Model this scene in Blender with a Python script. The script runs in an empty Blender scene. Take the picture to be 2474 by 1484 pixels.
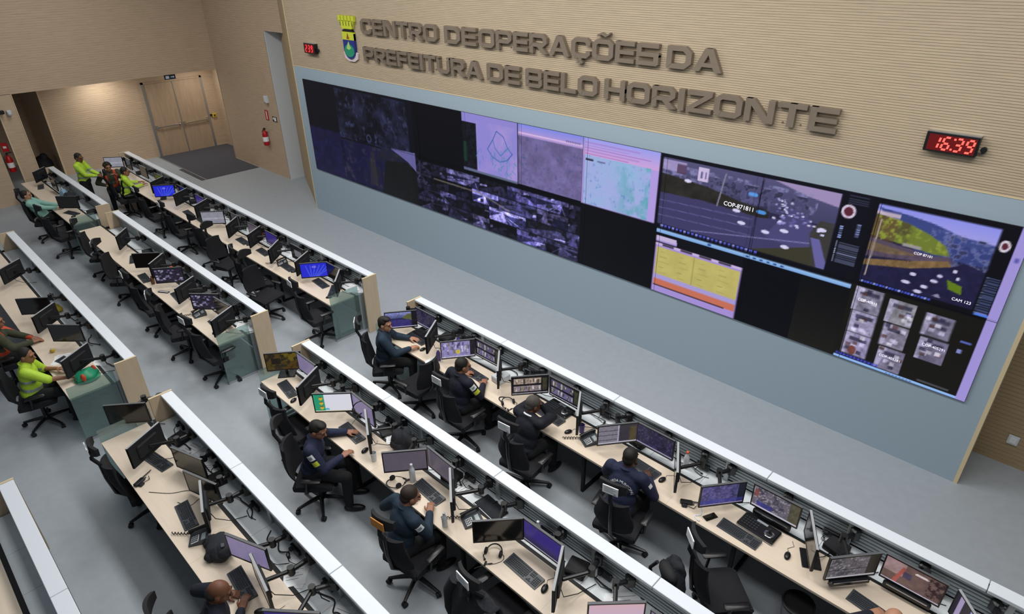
import bpy, bmesh, math, random
import numpy as np
from mathutils import Vector, Matrix, Euler
R = math.radians
random.seed(7)
rng = np.random.default_rng(5)
SC = bpy.context.scene
COL = SC.collection

# ---------------------------------------------------------------- camera, world, lights, exposure
cam_d = bpy.data.cameras.new('camera')
cam = bpy.data.objects.new('camera', cam_d); COL.objects.link(cam)
yaw, pitch, roll = -0.7692, 0.5048, -0.0141
fw = Vector((math.sin(yaw)*math.cos(pitch), math.cos(yaw)*math.cos(pitch), -math.sin(pitch)))
rt0 = Vector((math.cos(yaw), -math.sin(yaw), 0)); up0 = rt0.cross(fw)
rt = rt0*math.cos(roll) + up0*math.sin(roll)
up = up0*math.cos(roll) - rt0*math.sin(roll)
M = Matrix((rt, up, -fw)).transposed().to_4x4()
M.translation = Vector((15.448, -8.3052, 6.0302))
cam.matrix_world = M
cam_d.sensor_width = 36.0; cam_d.lens = 36.0*1537.08/2474.0
cam_d.clip_start = 0.05; cam_d.clip_end = 100
SC.camera = cam
SC.view_settings.view_transform = 'Standard'; SC.view_settings.look = 'None'
SC.view_settings.gamma = 1.0; SC.view_settings.use_curve_mapping = False
SC.view_settings.exposure = 0.0
w = bpy.data.worlds.new('world'); SC.world = w; w.use_nodes = True
bg = w.node_tree.nodes['Background']
bg.inputs[0].default_value = (0.80, 0.90, 1.0, 1); bg.inputs[1].default_value = 0.15
def area(name, loc, size, power, color=(1, 1, 1), rot=(0, 0, 0)):
    l = bpy.data.lights.new(name, 'AREA'); l.shape = 'RECTANGLE'; l.size, l.size_y = size
    l.energy = power; l.color = color
    o = bpy.data.objects.new(name, l); COL.objects.link(o); o.location = loc; o.rotation_euler = rot
    return o
for lx, ly, pw in ((-2.6, -3.8, 108), (2.0, -3.4, 140), (6.5, -3.4, 200), (10.5, -3.4, 205), (14.8, -3.4, 165),
                   (2.0, -6.6, 16), (6.5, -6.6, 20), (11.0, -6.6, 62), (15.0, -6.6, 85)):
    area('ceiling_light', (lx, ly, 7.3), (3.2, 1.2), pw, (1.0, 0.98, 0.95))
area('recess_light', (-8.0, -2.2, 2.86), (0.5, 0.5), 26, (1.0, 0.97, 0.9))
area('recess_light', (-7.8, 0.7, 2.86), (0.3, 0.3), 16, (1.0, 0.97, 0.9))

# ---------------------------------------------------------------- materials
def lin(c):
    return c/12.92 if c <= 0.04045 else ((c+0.055)/1.055)**2.4
def hexc(h):
    return tuple(lin(int(h[i:i+2], 16)/255) for i in (0, 2, 4))
MATS = {}
def mat(name, h, rough=0.5, metal=0.0, noise=0.0, scale=20.0, spec=0.5, emit=None, bump=0.0, stretch=(1, 1, 1)):
    if name in MATS: return MATS[name]
    m = bpy.data.materials.new(name); m.use_nodes = True; MATS[name] = m
    nt = m.node_tree; b = nt.nodes['Principled BSDF']
    c = hexc(h)
    b.inputs['Base Color'].default_value = (*c, 1); b.inputs['Roughness'].default_value = rough
    b.inputs['Metallic'].default_value = metal; b.inputs['Specular IOR Level'].default_value = spec
    if emit:
        b.inputs['Emission Color'].default_value = (*hexc(h), 1); b.inputs['Emission Strength'].default_value = emit
    if noise or bump:
        tc = nt.nodes.new('ShaderNodeTexCoord'); mp = nt.nodes.new('ShaderNodeMapping')
        mp.inputs['Scale'].default_value = stretch
        nz = nt.nodes.new('ShaderNodeTexNoise'); nz.inputs['Scale'].default_value = scale
        nz.inputs['Detail'].default_value = 5
        nt.links.new(tc.outputs['Object'], mp.inputs[0]); nt.links.new(mp.outputs[0], nz.inputs[0])
        if noise:
            rp = nt.nodes.new('ShaderNodeMapRange')
            rp.inputs[1].default_value = 0.25; rp.inputs[2].default_value = 0.75
            rp.inputs[3].default_value = 1-noise; rp.inputs[4].default_value = 1+noise
            mx = nt.nodes.new('ShaderNodeVectorMath'); mx.operation = 'SCALE'
            mx.inputs[0].default_value = c
            nt.links.new(nz.outputs['Fac'], rp.inputs[0]); nt.links.new(rp.outputs[0], mx.inputs['Scale'])
            nt.links.new(mx.outputs[0], b.inputs['Base Color'])
        if bump:
            bp = nt.nodes.new('ShaderNodeBump'); bp.inputs['Strength'].default_value = bump
            bp.inputs['Distance'].default_value = 0.01
            nt.links.new(nz.outputs['Fac'], bp.inputs['Height']); nt.links.new(bp.outputs[0], b.inputs['Normal'])
    return m
mat('floor_vinyl', 'a1a8af', 0.5, noise=0.05, scale=9)
mat('carpet', '4c4c54', 0.95, noise=0.12, scale=60)
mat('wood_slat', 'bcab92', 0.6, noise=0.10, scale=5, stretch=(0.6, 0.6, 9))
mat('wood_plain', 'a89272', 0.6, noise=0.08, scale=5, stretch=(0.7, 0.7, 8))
mat('wood_left', 'c6ae93', 0.6, noise=0.12, scale=4, stretch=(0.6, 0.6, 9))
mat('wood_door', 'b39a80', 0.5, noise=0.10, scale=5, stretch=(3, 3, 0.5))
mat('wood_desk', 'e0d0bc', 0.45, noise=0.04, scale=6, stretch=(0.5, 6, 1))
mat('wood_end', 'c8b498', 0.5, noise=0.06, scale=6, stretch=(3, 3, 0.6))
mat('wood_edge', 'd8c6a0', 0.5)
mat('grey_cladding', '9fb1be', 0.55)
mat('white_paint', 'd5dce2', 0.5)
mat('cap_metal', 'e2e9f1', 0.35, noise=0.02, scale=40)
mat('tray_metal', 'dbe1e5', 0.35, metal=0.0, noise=0.04, scale=8)
mat('slat_metal', 'a7b0b5', 0.38, metal=0.3)
mat('post_metal', 'aeb6ba', 0.35, metal=0.4)
mat('dark_gap', '0d0f11', 0.7)
mat('modesty', '1f2124', 0.6)
mat('black_plastic', '131417', 0.38); mat('rim_grey', '5a5d61', 0.4); mat('rim_lit', 'a4a7aa', 0.55, spec=0.2)
mat('soft_black', '17181c', 0.75, noise=0.2, scale=40)
mat('fabric_black', '16171c', 0.9, noise=0.25, scale=70)
mat('fabric_dark', '23252b', 0.9, noise=0.25, scale=50, bump=0.3)
mat('key_dark', '2b2f35', 0.5); mat('key_case', '3c4146', 0.45)
mat('silver', 'b9bcc0', 0.25, metal=0.8); mat('chrome', 'd8d8da', 0.15, metal=1.0)
mat('paper', 'eef0f2', 0.7); mat('paper_print', '8d949b', 0.8)
mat('screen_off', '1b1917', 0.12, spec=0.7)
mat('bronze', '85786a', 0.45, metal=0.25, noise=0.12, scale=3)
mat('red_paint', 'b01019', 0.35); mat('red_sign', 'c22026', 0.5); mat('yellow_sign', 'd6bd45', 0.5)
mat('green_sign', '1c5c3e', 0.5); mat('black_sign', '16181a', 0.5); mat('blue_sign', '20384c', 0.4)
mat('skin_tan', '9a6b52', 0.55); mat('skin_brown', '6e4631', 0.55); mat('skin_light', 'b58468', 0.55); mat('skin_dark', '4a3024', 0.55)
mat('hair_black', '17140f', 0.7, noise=0.3, scale=60); mat('hair_brown', '2c2018', 0.7, noise=0.3, scale=60)
mat('hair_grey', '4b4642', 0.8, noise=0.3, scale=60)
mat('navy', '1d2440', 0.85, noise=0.15, scale=13, bump=0.9); mat('navy_dark', '141829', 0.85, noise=0.15, scale=13, bump=0.9)
mat('teal_navy', '1e3142', 0.85, noise=0.18, scale=13, bump=0.9); mat('suit', '10131f', 0.8, noise=0.1, scale=13, bump=0.9)
mat('trousers', '0e1014', 0.9, noise=0.1, scale=13, bump=0.9); mat('hivis', 'b6dc3c', 0.6, noise=0.08, scale=13, bump=0.9)
mat('reflective', 'a9b3b4', 0.35, metal=0.3); mat('teal_shirt', '86b3a8', 0.8, noise=0.06, scale=13, bump=0.9)
mat('olive', '3e4230', 0.9, noise=0.15, scale=13, bump=0.9); mat('orange', 'c2472c', 0.7); mat('shoe', '0c0c0d', 0.5)
mat('white_shirt', 'dfe2e6', 0.8)
mat('blue_bag', '7d9db4', 0.6); mat('yellow_cloth', 'c9b03a', 0.7, noise=0.1, scale=20)
mat('purple', '54468c', 0.5); mat('bin_grey', '72727c', 0.6); mat('brown_bottle', '6a4525', 0.3)
mat('orange_cap', 'e0602c', 0.5); mat('clear_plastic', 'c8cdd2', 0.2, spec=0.6); mat('tag_orange', 'c58338', 0.7)
mat('patch_yellow', 'cfd548', 0.7); mat('crest_yellow', 'c8d13a', 0.5); mat('crest_blue', '22307e', 0.5)
mat('crest_green', '23916a', 0.5); mat('crest_light', 'a9cf78', 0.5); mat('crest_red', '9a4a1e', 0.5); mat('crest_white', 'd9c9cd', 0.5)
mat('led_red', 'ff5a50', 0.5, emit=1.2); mat('led_back', '5c0505', 0.4, emit=0.35); mat('led_dim', 'ff3a48', 0.5, emit=1.0)
mat('caption_white', 'e6e4f4', 0.6, emit=0.9); mat('screen_logo', 'e6d8f0', 0.6, emit=0.7)

def vcol_mat(name, strength, rough):
    m = bpy.data.materials.new(name); m.use_nodes = True; MATS[name] = m
    nt = m.node_tree; b = nt.nodes['Principled BSDF']
    a = nt.nodes.new('ShaderNodeAttribute'); a.attribute_name = 'Col'
    b.inputs['Base Color'].default_value = (0.006, 0.006, 0.008, 1); b.inputs['Roughness'].default_value = rough; b.inputs['Specular IOR Level'].default_value = 0.12
    nt.links.new(a.outputs['Color'], b.inputs['Emission Color']); b.inputs['Emission Strength'].default_value = strength
    m.cycles.emission_sampling = 'NONE'
vcol_mat('screen_picture', 0.85, 0.2); vcol_mat('wall_picture', 0.95, 0.35)
def glass_mat(name, tint, fac):
    m = bpy.data.materials.new(name); m.use_nodes = True; MATS[name] = m
    nt = m.node_tree; nt.nodes.remove(nt.nodes['Principled BSDF'])
    out = nt.nodes['Material Output']; t = nt.nodes.new('ShaderNodeBsdfTransparent'); g = nt.nodes.new('ShaderNodeBsdfGlossy')
    d = nt.nodes.new('ShaderNodeBsdfDiffuse'); d.inputs[0].default_value = (*hexc('9fb8b6'), 1)
    t.inputs[0].default_value = (*tint, 1); g.inputs['Roughness'].default_value = 0.05
    mx = nt.nodes.new('ShaderNodeMixShader'); mx.inputs[0].default_value = fac
    m2 = nt.nodes.new('ShaderNodeMixShader'); m2.inputs[0].default_value = 0.16
    nt.links.new(t.outputs[0], mx.inputs[1]); nt.links.new(g.outputs[0], mx.inputs[2])
    nt.links.new(mx.outputs[0], m2.inputs[1]); nt.links.new(d.outputs[0], m2.inputs[2])
    nt.links.new(m2.outputs[0], out.inputs[0])
glass_mat('glass', (0.72, 0.83, 0.82), 0.10)

# ---------------------------------------------------------------- mesh helpers
class MB:
    def __init__(s): s.v = []; s.f = []; s.m = []
    def add(s, vs, fs, mi=0):
        o = len(s.v); s.v += [tuple(v) for v in vs]; s.f += [tuple(i+o for i in f) for f in fs]; s.m += [mi]*len(fs)
        return s
    def box(s, lo, hi, mi=0, M=None):
        x0, y0, z0 = lo; x1, y1, z1 = hi
        v = [Vector(p) for p in ((x0, y0, z0), (x1, y0, z0), (x1, y1, z0), (x0, y1, z0), (x0, y0, z1), (x1, y0, z1), (x1, y1, z1), (x0, y1, z1))]
        if M is not None: v = [M @ p for p in v]
        return s.add(v, [(0, 3, 2, 1), (4, 5, 6, 7), (0, 1, 5, 4), (1, 2, 6, 5), (2, 3, 7, 6), (3, 0, 4, 7)], mi)
    def cbox(s, c, size, mi=0, M=None):
        return s.box([c[i]-size[i]/2 for i in range(3)], [c[i]+size[i]/2 for i in range(3)], mi, M)
    def rbox(s, c, size, b, mi=0, M=None):                     # box with chamfered vertical and horizontal edges
        hx, hy, hz = (q/2 for q in size); b = min(b, hx*.9, hy*.9, hz*.9)
        vs = []
        for z, i in ((-hz, b), (-hz+b, 0), (hz-b, 0), (hz, b)):
            ax, ay = hx-i, hy-i
            for x, y in ((-ax+b, -ay), (ax-b, -ay), (ax, -ay+b), (ax, ay-b), (ax-b, ay), (-ax+b, ay), (-ax, ay-b), (-ax, -ay+b)):
                vs.append(Vector((c[0]+x, c[1]+y, c[2]+z)))
        if M is not None: vs = [M @ p for p in vs]
        fs = [tuple(reversed(range(8))), tuple(range(24, 32))]
        for k in range(3):
            for j in range(8): fs.append((k*8+j, k*8+(j+1) % 8, (k+1)*8+(j+1) % 8, (k+1)*8+j))
        return s.add(vs, fs, mi)
    def tube(s, pts, r, n=8, mi=0, cap=True, M=None):
        pts = [Vector(p) for p in pts]; rs = r if isinstance(r, (list, tuple)) else [r]*len(pts)
        vs = []; prev = None
        for i, p in enumerate(pts):
            t = (pts[min(i+1, len(pts)-1)]-pts[max(i-1, 0)]).normalized()
            a = prev if prev is not None else (Vector((0, 0, 1)) if abs(t.z) < .9 else Vector((1, 0, 0)))
            u = (a-t*a.dot(t)).normalized(); q = t.cross(u); prev = u
            for k in range(n):
                an = 2*math.pi*k/n; vs.append(p+(u*math.cos(an)+q*math.sin(an))*rs[i])
        if M is not None: vs = [M @ p for p in vs]
        fs = []
        for i in range(len(pts)-1):
            for k in range(n): fs.append((i*n+k, i*n+(k+1) % n, (i+1)*n+(k+1) % n, (i+1)*n+k))
        if cap: fs += [tuple(reversed(range(n))), tuple(range((len(pts)-1)*n, len(pts)*n))]
        return s.add(vs, fs, mi)
    def lathe(s, prof, n=16, c=(0, 0, 0), mi=0, M=None):
        vs = []
        for r, z in prof:
            for k in range(n):
                a = 2*math.pi*k/n; vs.append(Vector((c[0]+r*math.cos(a), c[1]+r*math.sin(a), c[2]+z)))
        if M is not None: vs = [M @ p for p in vs]
        fs = []
        for i in range(len(prof)-1):
            for k in range(n): fs.append((i*n+k, i*n+(k+1) % n, (i+1)*n+(k+1) % n, (i+1)*n+k))
        fs += [tuple(reversed(range(n))), tuple(range((len(prof)-1)*n, len(prof)*n))]
        return s.add(vs, fs, mi)
    def ell(s, c, r, nu=12, nv=8, mi=0, M=None):
        vs = [Vector((0, 0, -1))]
        for i in range(1, nv):
            t = math.pi*i/nv
            for k in range(nu):
                a = 2*math.pi*k/nu; vs.append(Vector((math.sin(t)*math.cos(a), math.sin(t)*math.sin(a), -math.cos(t))))
        vs.append(Vector((0, 0, 1)))
        vs = [Vector((c[0]+p.x*r[0], c[1]+p.y*r[1], c[2]+p.z*r[2])) for p in vs]
        if M is not None: vs = [M @ p for p in vs]
        fs = []
        for k in range(nu):
            fs.append((0, 1+(k+1) % nu, 1+k)); L = 1+(nv-2)*nu
            fs.append((len(vs)-1, L+k, L+(k+1) % nu))
        for i in range(nv-2):
            for k in range(nu): fs.append((1+i*nu+k, 1+i*nu+(k+1) % nu, 1+(i+1)*nu+(k+1) % nu, 1+(i+1)*nu+k))
        return s.add(vs, fs, mi)
    def prism(s, poly, d0, d1, mi=0, axis='y', M=None):        # poly in (a, b); extruded along axis
        def P(a, b, d): return Vector((a, d, b)) if axis == 'y' else (Vector((a, b, d)) if axis == 'z' else Vector((d, a, b)))
        n = len(poly); vs = [P(a, b, d0) for a, b in poly]+[P(a, b, d1) for a, b in poly]
        if M is not None: vs = [M @ p for p in vs]
        fs = [tuple(range(n)), tuple(reversed(range(n, 2*n)))]+[(i, i+n, (i+1) % n+n, (i+1) % n) for i in range(n)]
        return s.add(vs, fs, mi)
    def mesh(s, name, mats, smooth=False, fix=True):
        me = bpy.data.meshes.new(name); me.from_pydata(s.v, [], s.f)
        for m in (mats if isinstance(mats, (list, tuple)) else [mats]): me.materials.append(MATS[m])
        if any(s.m): me.polygons.foreach_set('material_index', s.m)
        if fix:
            b = bmesh.new(); b.from_mesh(me); bmesh.ops.recalc_face_normals(b, faces=b.faces); b.to_mesh(me); b.free()
        if smooth:
            me.polygons.foreach_set('use_smooth', [True]*len(me.polygons))
            try: me.set_sharp_from_angle(angle=R(40))
            except Exception: pass
        me.update(); return me
def link(name, me, parent=None, loc=None, rot=None):
    o = bpy.data.objects.new(name, me); COL.objects.link(o)
    if parent is not None: o.parent = parent
    if loc is not None: o.location = loc
    if rot is not None: o.rotation_euler = rot
    return o
def tag(o, label, cat, group=None):
    o['label'] = label; o['category'] = cat
    if group: o['group'] = group
    return o
def thing(name, label, cat, loc=(0, 0, 0), rz=0.0, group=None):
    o = link(name, None, None, loc, (0, 0, rz)); o.empty_display_size = .1
    return tag(o, label, cat, group)
def struct(name, mb, m, parent=None, smooth=False, fix=True):
    o = link(name, mb.mesh(name, m, smooth, fix), parent)
    if parent is None: o['kind'] = 'structure'
    return o
CACHE = {}
def cached(key, fn):
    if key not in CACHE: CACHE[key] = fn()
    return CACHE[key]
def lbl(o, text): o['label'] = text; return o
# ---------------------------------------------------------------- setting
WH = 7.0                                                       # wall height
def slat_wall(name, a, b, z0, z1, m, pitch=0.05, groove=0.011, depth=0.009, back=0.05):
    """wall whose face runs from point a to b (plan), face side on the right hand of a->b; horizontal grooves"""
    a = Vector((*a, 0)); b = Vector((*b, 0)); d = (b-a).normalized(); n = Vector((d.y, -d.x, 0))
    prof = [(0, z0)]; z = z0
    while z+pitch < z1:
        prof += [(0, z+pitch-groove), (-depth, z+pitch-groove), (-depth, z+pitch), (0, z+pitch)]; z += pitch
    prof += [(0, z1), (-back, z1), (-back, z0)]
    mb = MB(); vs = []
    for p in (a, b): vs += [p+n*o+Vector((0, 0, zz)) for o, zz in prof]
    k = len(prof)
    mb.add(vs, [(i, (i+1) % k, (i+1) % k+k, i+k) for i in range(k)])
    return struct(name, mb, m)
struct('floor', MB().box((-12, -14, -0.1), (20, 3, 0)), 'floor_vinyl')
slat_wall('wall_front', (0, 0), (15.33, 0), 3.72, WH, 'wood_slat', pitch=0.029, groove=0.008, depth=0.007)
struct('wall_panelling', MB().box((0, 0, 0), (15.30, 0.06, 3.72)), 'grey_cladding')
struct('trim_1', MB().box((15.30, -0.004, 0), (15.345, 0.84, WH)), 'wood_edge')
struct('trim_2', MB().box((-0.03, -0.006, 0), (0.0, 0.05, WH)).box((0.0, -0.005, 3.715), (15.3, 0.0, 3.728)), 'wood_edge')
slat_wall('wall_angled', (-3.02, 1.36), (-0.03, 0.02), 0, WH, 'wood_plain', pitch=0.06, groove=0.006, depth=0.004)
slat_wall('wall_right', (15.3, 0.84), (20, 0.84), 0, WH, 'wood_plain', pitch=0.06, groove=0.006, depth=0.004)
slat_wall('wall_side', (-6.65, 0.83), (-2.93, 0.83), 0, WH, 'wood_left', pitch=0.06, groove=0.006, depth=0.004)
slat_wall('wall_lintel', (-2.93, 0.83), (-1.75, 0.83), 4.28, WH, 'wood_left', pitch=0.06, groove=0.006, depth=0.004)
struct('trim_3', MB().box((-3.1, 0.84, 0), (-2.9, 1.40, 4.28)).box((-2.9, 0.84, 4.28), (-1.8, 1.4, 4.34)), 'white_paint')
struct('trim_4', MB().box((-6.67, 0.83, 0), (-6.63, 1.55, 2.92)), 'wood_edge')
slat_wall('wall_left', (-6.65, -13), (-6.65, 0.83), 2.92, WH, 'wood_left', pitch=0.06, groove=0.006, depth=0.004, back=0.02)
struct('wall_soffit', MB().box((-11.5, -13, 2.93), (-6.68, 1.6, 3.0)), 'wood_left')
struct('wall_pier', MB().box((-6.95, -5.21, 0), (-6.65, -4.81, 2.93)), 'wood_left')
struct('trim_5', MB().box((-6.66, -4.815, 0), (-6.63, -4.795, 2.92)).box((-6.66, -5.235, 0), (-6.63, -5.205, 2.92)), 'wood_edge')
struct('wall_pier', MB().box((-6.95, -9, 0), (-6.65, -5.52, 2.93)), 'wood_left')
slat_wall('wall_recess', (-8.8, -3.8), (-8.8, 1.52), 0, 2.93, 'wood_left', pitch=0.06, groove=0.006, depth=0.004)
struct('trim_6', MB().box((-8.81, -3.83, 0), (-8.77, -3.79, 2.93)), 'wood_edge')
struct('wall_recess_side', MB().box((-8.8, 1.50, 0), (-6.65, 1.55, 2.93)), 'wood_left')
slat_wall('wall_corridor', (-11.5, -3.82), (-8.82, -3.82), 0, 2.93, 'wood_left', pitch=0.06, groove=0.006, depth=0.004)
struct('wall_corridor_end', MB().box((-11.6, -9, 0), (-11.5, -3.8, 2.93)), 'wood_left')
o = tag(link('entrance_mat', MB().box((-8.75, -0.95, 0.0), (-6.66, 1.48, 0.012)).box((-6.66, -1.1, 0.0), (-4.92, 0.80, 0.012)).mesh('entrance_mat', 'carpet')),
        'dark charcoal carpet mat in front of the double doors', 'mat')
struct('trim_7', MB().box((-8.7, -0.99, 0), (-4.9, -0.955, 0.02)), 'silver')

# double door
d = link('door_1', None); d.location = (-8.79, 0.1, 0); d['kind'] = 'structure'
for s, nm in ((-1, 'l'), (1, 'r')):
    y0, y1 = (-0.93, -0.015) if s < 0 else (0.015, 0.93)
    lf = link('door_leaf', MB().box((0, y0, 0.01), (0.04, y1, 2.42)).mesh('door_leaf', 'wood_door'), d)
    pb = MB().tube([(0.10, y0+0.06, 1.0), (0.10, y1-0.06, 1.0)], 0.022)
    for yy in (y0+0.06, y1-0.06): pb.cbox((0.07, yy, 1.0), (0.08, 0.06, 0.12))
    link('push_bar', pb.mesh('push_bar', 'chrome', True), lf)
fr = MB().box((0, -1.0, 0), (0.06, -0.93, 2.48)).box((0, 0.93, 0), (0.06, 1.0, 2.48)).box((0, -0.015, 0.0), (0.05, 0.015, 2.44))
link('door_frame', fr.mesh('door_frame', 'silver'), d)
link('door_frame', MB().box((0, -1.0, 2.42), (0.06, 1.0, 2.48)).mesh('door_frame', 'wood_door'), d)

def wall_plate(name, label, cat, c, size, m, extra=(), rz=0):
    t = thing(name, label, cat, c, rz)
    link('plate', MB().rbox((0, -size[1]/2, 0), size, .006).mesh('plate', m), t)
    for nm, mb, mm in extra: link(nm, mb.mesh(nm, mm), t)
    return t
# exit sign under the soffit edge
wall_plate('exit_sign', 'small dark exit sign hanging over the double doors', 'sign', (-6.75, -0.62, 2.84), (0.34, 0.03, 0.14), 'blue_sign',
           [('pictogram', MB().box((-0.13, -0.036, -0.04), (-0.03, -0.031, 0.04)).box((0.02, -0.036, -0.012), (0.09, -0.031, 0.012)).add([(0.09, -.034, -.035), (0.135, -.034, 0), (0.09, -.034, .035)], [(0, 1, 2)]), 'white_paint')], R(90))
wall_plate('alarm_call_point', 'yellow call point on the wall right of the double doors', 'call point', (-8.79, 1.27, 1.08), (0.14, 0.05, 0.14), 'yellow_sign',
           [('button', MB().cbox((0.0, -0.055, 0), (0.05, 0.02, 0.05)), 'black_sign'), ('cable_gland', MB().cbox((-0.11, -0.02, 0.02), (0.06, 0.04, 0.06)), 'black_sign')], R(90))
wall_plate('emergency_lamp', 'small white emergency lamp above the extinguisher signs', 'lamp', (-3.46, 0.83, 2.36), (0.13, 0.09, 0.2), 'white_paint',
           [('lens', MB().cbox((0, -0.09, -0.09), (0.1, 0.04, 0.05)), 'silver')])
wall_plate('extinguisher_sign', 'red and white sign above the wall extinguisher', 'sign', (-3.68, 0.83, 1.86), (0.2, 0.012, 0.30), 'red_sign',
           [('lettering', MB().box((-.02, -.016, -.12), (.03, -.013, .12)), 'paper')])
wall_plate('exit_arrow_sign', 'small dark green and white escape sign beside the red sign', 'sign', (-3.22, 0.83, 1.80), (0.26, 0.012, 0.15), 'black_sign',
           [('arrow_panel', MB().box((-.02, -.016, -.05), (.1, -.013, .06)), 'paper'), ('pictogram', MB().box((-.09, -.016, -.01), (-.04, -.013, .05)), 'paper')])
wall_plate('socket_plate', 'white power socket plate on the wood wall at far right', 'socket', (15.69, 0.84, 0.40), (0.12, 0.02, 0.14), 'white_paint',
           [('socket_face', MB().cbox((0, -.024, 0), (.07, .008, .08)), 'paper')])
def extinguisher(c, label, rz=0.0, s=1.0):
    t = thing('fire_extinguisher', label, 'fire extinguisher', c, rz)
    link('cylinder', MB().lathe([(0.04, 0), (0.08, .02), (0.085, .06), (0.085, .36), (0.06, .43), (0.03, .46), (0.03, .49)], 18).mesh('cylinder', 'red_paint', True), t)
    link('valve', MB().cbox((0, 0, .51), (.05, .05, .05)).cbox((0.05, 0, .54), (.14, .02, .02)).mesh('valve', 'black_plastic'), t)
    link('hose', MB().tube([(-.03, 0, .5), (-.1, -.02, .44), (-.11, -.02, .3), (-.10, -.02, .12)], .012).mesh('hose', 'black_plastic', True), t)
    link('label', MB().lathe([(0.0865, .14), (0.0865, .28)], 18).mesh('label', 'paper', True), t)
    link('bracket', MB().box((-.05, .07, .2), (.05, .105, .42)).mesh('bracket', 'silver'), t)
extinguisher((-3.85, 0.725, 0.92), 'red fire extinguisher hung on the wall beside the tall white niche')
extinguisher((-6.9, -5.36, 0.85), 'red fire extinguisher in the narrow gap at the far left edge', R(90))
wall_plate('extinguisher_sign', 'red and white sign in the gap above the left extinguisher', 'sign', (-6.9, -5.34, 1.55), (0.16, 0.012, 0.24), 'red_sign',
           [('lettering', MB().box((-.04, -.016, -.03), (.04, -.013, .03)), 'paper')], R(60))
t = thing('security_camera', 'white dome security camera on the pier at far left', 'camera', (-6.64, -5.0, 2.48), R(90))
link('housing', MB().rbox((0, -.06, .03), (.1, .12, .06), .01).mesh('housing', 'white_paint'), t)
link('dome', MB().ell((0, -.08, -.03), (.06, .06, .06)).mesh('dome', 'clear_plastic', True), t)
t = thing('motion_detector', 'dark bracketed detector on the pier above the dome camera', 'detector', (-6.64, -5.22, 2.52), R(90))
link('bracket', MB().cbox((0, -.05, 0), (.04, .1, .04)).mesh('bracket', 'white_paint'), t)
link('housing', MB().rbox((0, -.13, 0), (.22, .1, .1), .02).mesh('housing', 'black_plastic'), t)
t = thing('waste_bag', 'dark bag slumped on the floor of the left corridor', 'bag', (-9.4, -4.2, 0))
link('sack', MB().ell((0, 0, .3), (.35, .28, .32)).ell((.1, .05, .55), (.14, .12, .16)).mesh('sack', 'soft_black', True), t)

# ---------------------------------------------------------------- raised lettering
def ring(W, t, ch, seg='all', x0=0.0, y0=0.0, H=1.0):
    def octo(i, c): return [(x0+i+c[0], y0+i), (x0+W-i-c[1], y0+i), (x0+W-i, y0+i+c[1]), (x0+W-i, y0+H-i-c[2]), (x0+W-i-c[2], y0+H-i), (x0+i+c[3], y0+H-i), (x0+i, y0+H-i-c[3]), (x0+i, y0+i+c[0])]
    O = octo(0, ch); I = octo(t, [max(0.0, c-t*.6) for c in ch]); out = []
    names = ['b', 'br', 'r', 'tr', 't', 'tl', 'l', 'bl']
    for k, nm in enumerate(names):
        if seg == 'all' or nm in seg.split():
            q = (O[k], O[(k+1) % 8], I[(k+1) % 8], I[k])
            out.append(q)
    return out
def bar(x0, y0, x1, y1): return [((x0, y0), (x1, y0), (x1, y1), (x0, y1))]
T_ = .215
def glyph(c):
    W = .98; a = .2; e = .02
    if c == 'C': return ring(W, T_, [a]*4, 'b br tr t tl l bl')+bar(W-T_, a, W, .36)+bar(W-T_, .64, W, 1-a), W
    if c == 'Ç': g, _ = glyph('C'); return g+bar(.40, -.12, .55, 0)+bar(.45, -.24, .62, -.12)+bar(.30, -.27, .60, -.20), W
    if c == 'O': return ring(1.02, T_, [a]*4), 1.02
    if c == 'Õ': g, _ = glyph('O'); return g+[((.22, 1.12), (.42, 1.22), (.42, 1.32), (.22, 1.22)), ((.42, 1.22), (.62, 1.12), (.62, 1.22), (.42, 1.32)), ((.62, 1.12), (.82, 1.24), (.82, 1.33), (.62, 1.22))], 1.02
    if c == 'D': return ring(1.0, T_, [e, .26, .26, e]), 1.0
    if c == 'U': return ring(W, T_, [a, a, e, e], 'b br r l bl')+bar(0, .9, T_, 1)+bar(W-T_, .9, W, 1), W
    if c == 'E': return bar(0, 0, T_, 1)+bar(0, 0, .88, .2)+bar(0, .4, .86, .59)+bar(0, .8, .88, 1), .88
    if c == 'F': return bar(0, 0, T_, 1)+bar(0, .4, .82, .59)+bar(0, .8, .86, 1), .86
    if c == 'L': return bar(0, 0, T_, 1)+bar(0, 0, .84, .2), .84
    if c == 'I': return bar(0, 0, .24, 1), .24
    if c == 'T': return bar(0, .8, .94, 1)+bar(.36, 0, .59, 1), .94
    if c == 'H': return bar(0, 0, T_, 1)+bar(.76, 0, .98, 1)+bar(0, .4, .98, .6), .98
    if c == 'N': return bar(0, 0, T_, 1)+bar(.80, 0, 1.02, 1)+[((T_*.0, 1), (.30, 1), (1.02, 0), (.72, 0))], 1.02
    if c == 'Z': return bar(0, .8, .98, 1)+bar(0, 0, .98, .2)+[((0, .2), (.30, .2), (.98, .8), (.68, .8))], .98
    if c == 'A': return [((0, 0), (.25, 0), (.66, 1), (.40, 1)), ((.83, 0), (1.10, 0), (.70, 1), (.44, 1))]+bar(.22, .2, .88, .38), 1.10
    if c == 'P': return bar(0, 0, T_, 1)+ring(.98, .2, [e, .2, .2, e], x0=0, y0=.33, H=.67), .98
    if c == 'R': g, _ = glyph('P'); return g+[((.42, .38), (.70, .38), (1.02, 0), (.74, 0))], 1.02
    if c == 'B': return ring(.98, .2, [e, .16, .12, e], y0=0, H=.58)+ring(.96, .2, [e, .12, .16, e], y0=.42, H=.58), .98
    if c == 'S': return bar(.06, .8, .96, 1)+bar(0, .4, .98, .6)+bar(0, 0, .92, .2)+bar(0, .5, T_, .94)+bar(.765, .06, .98, .5), .98
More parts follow.
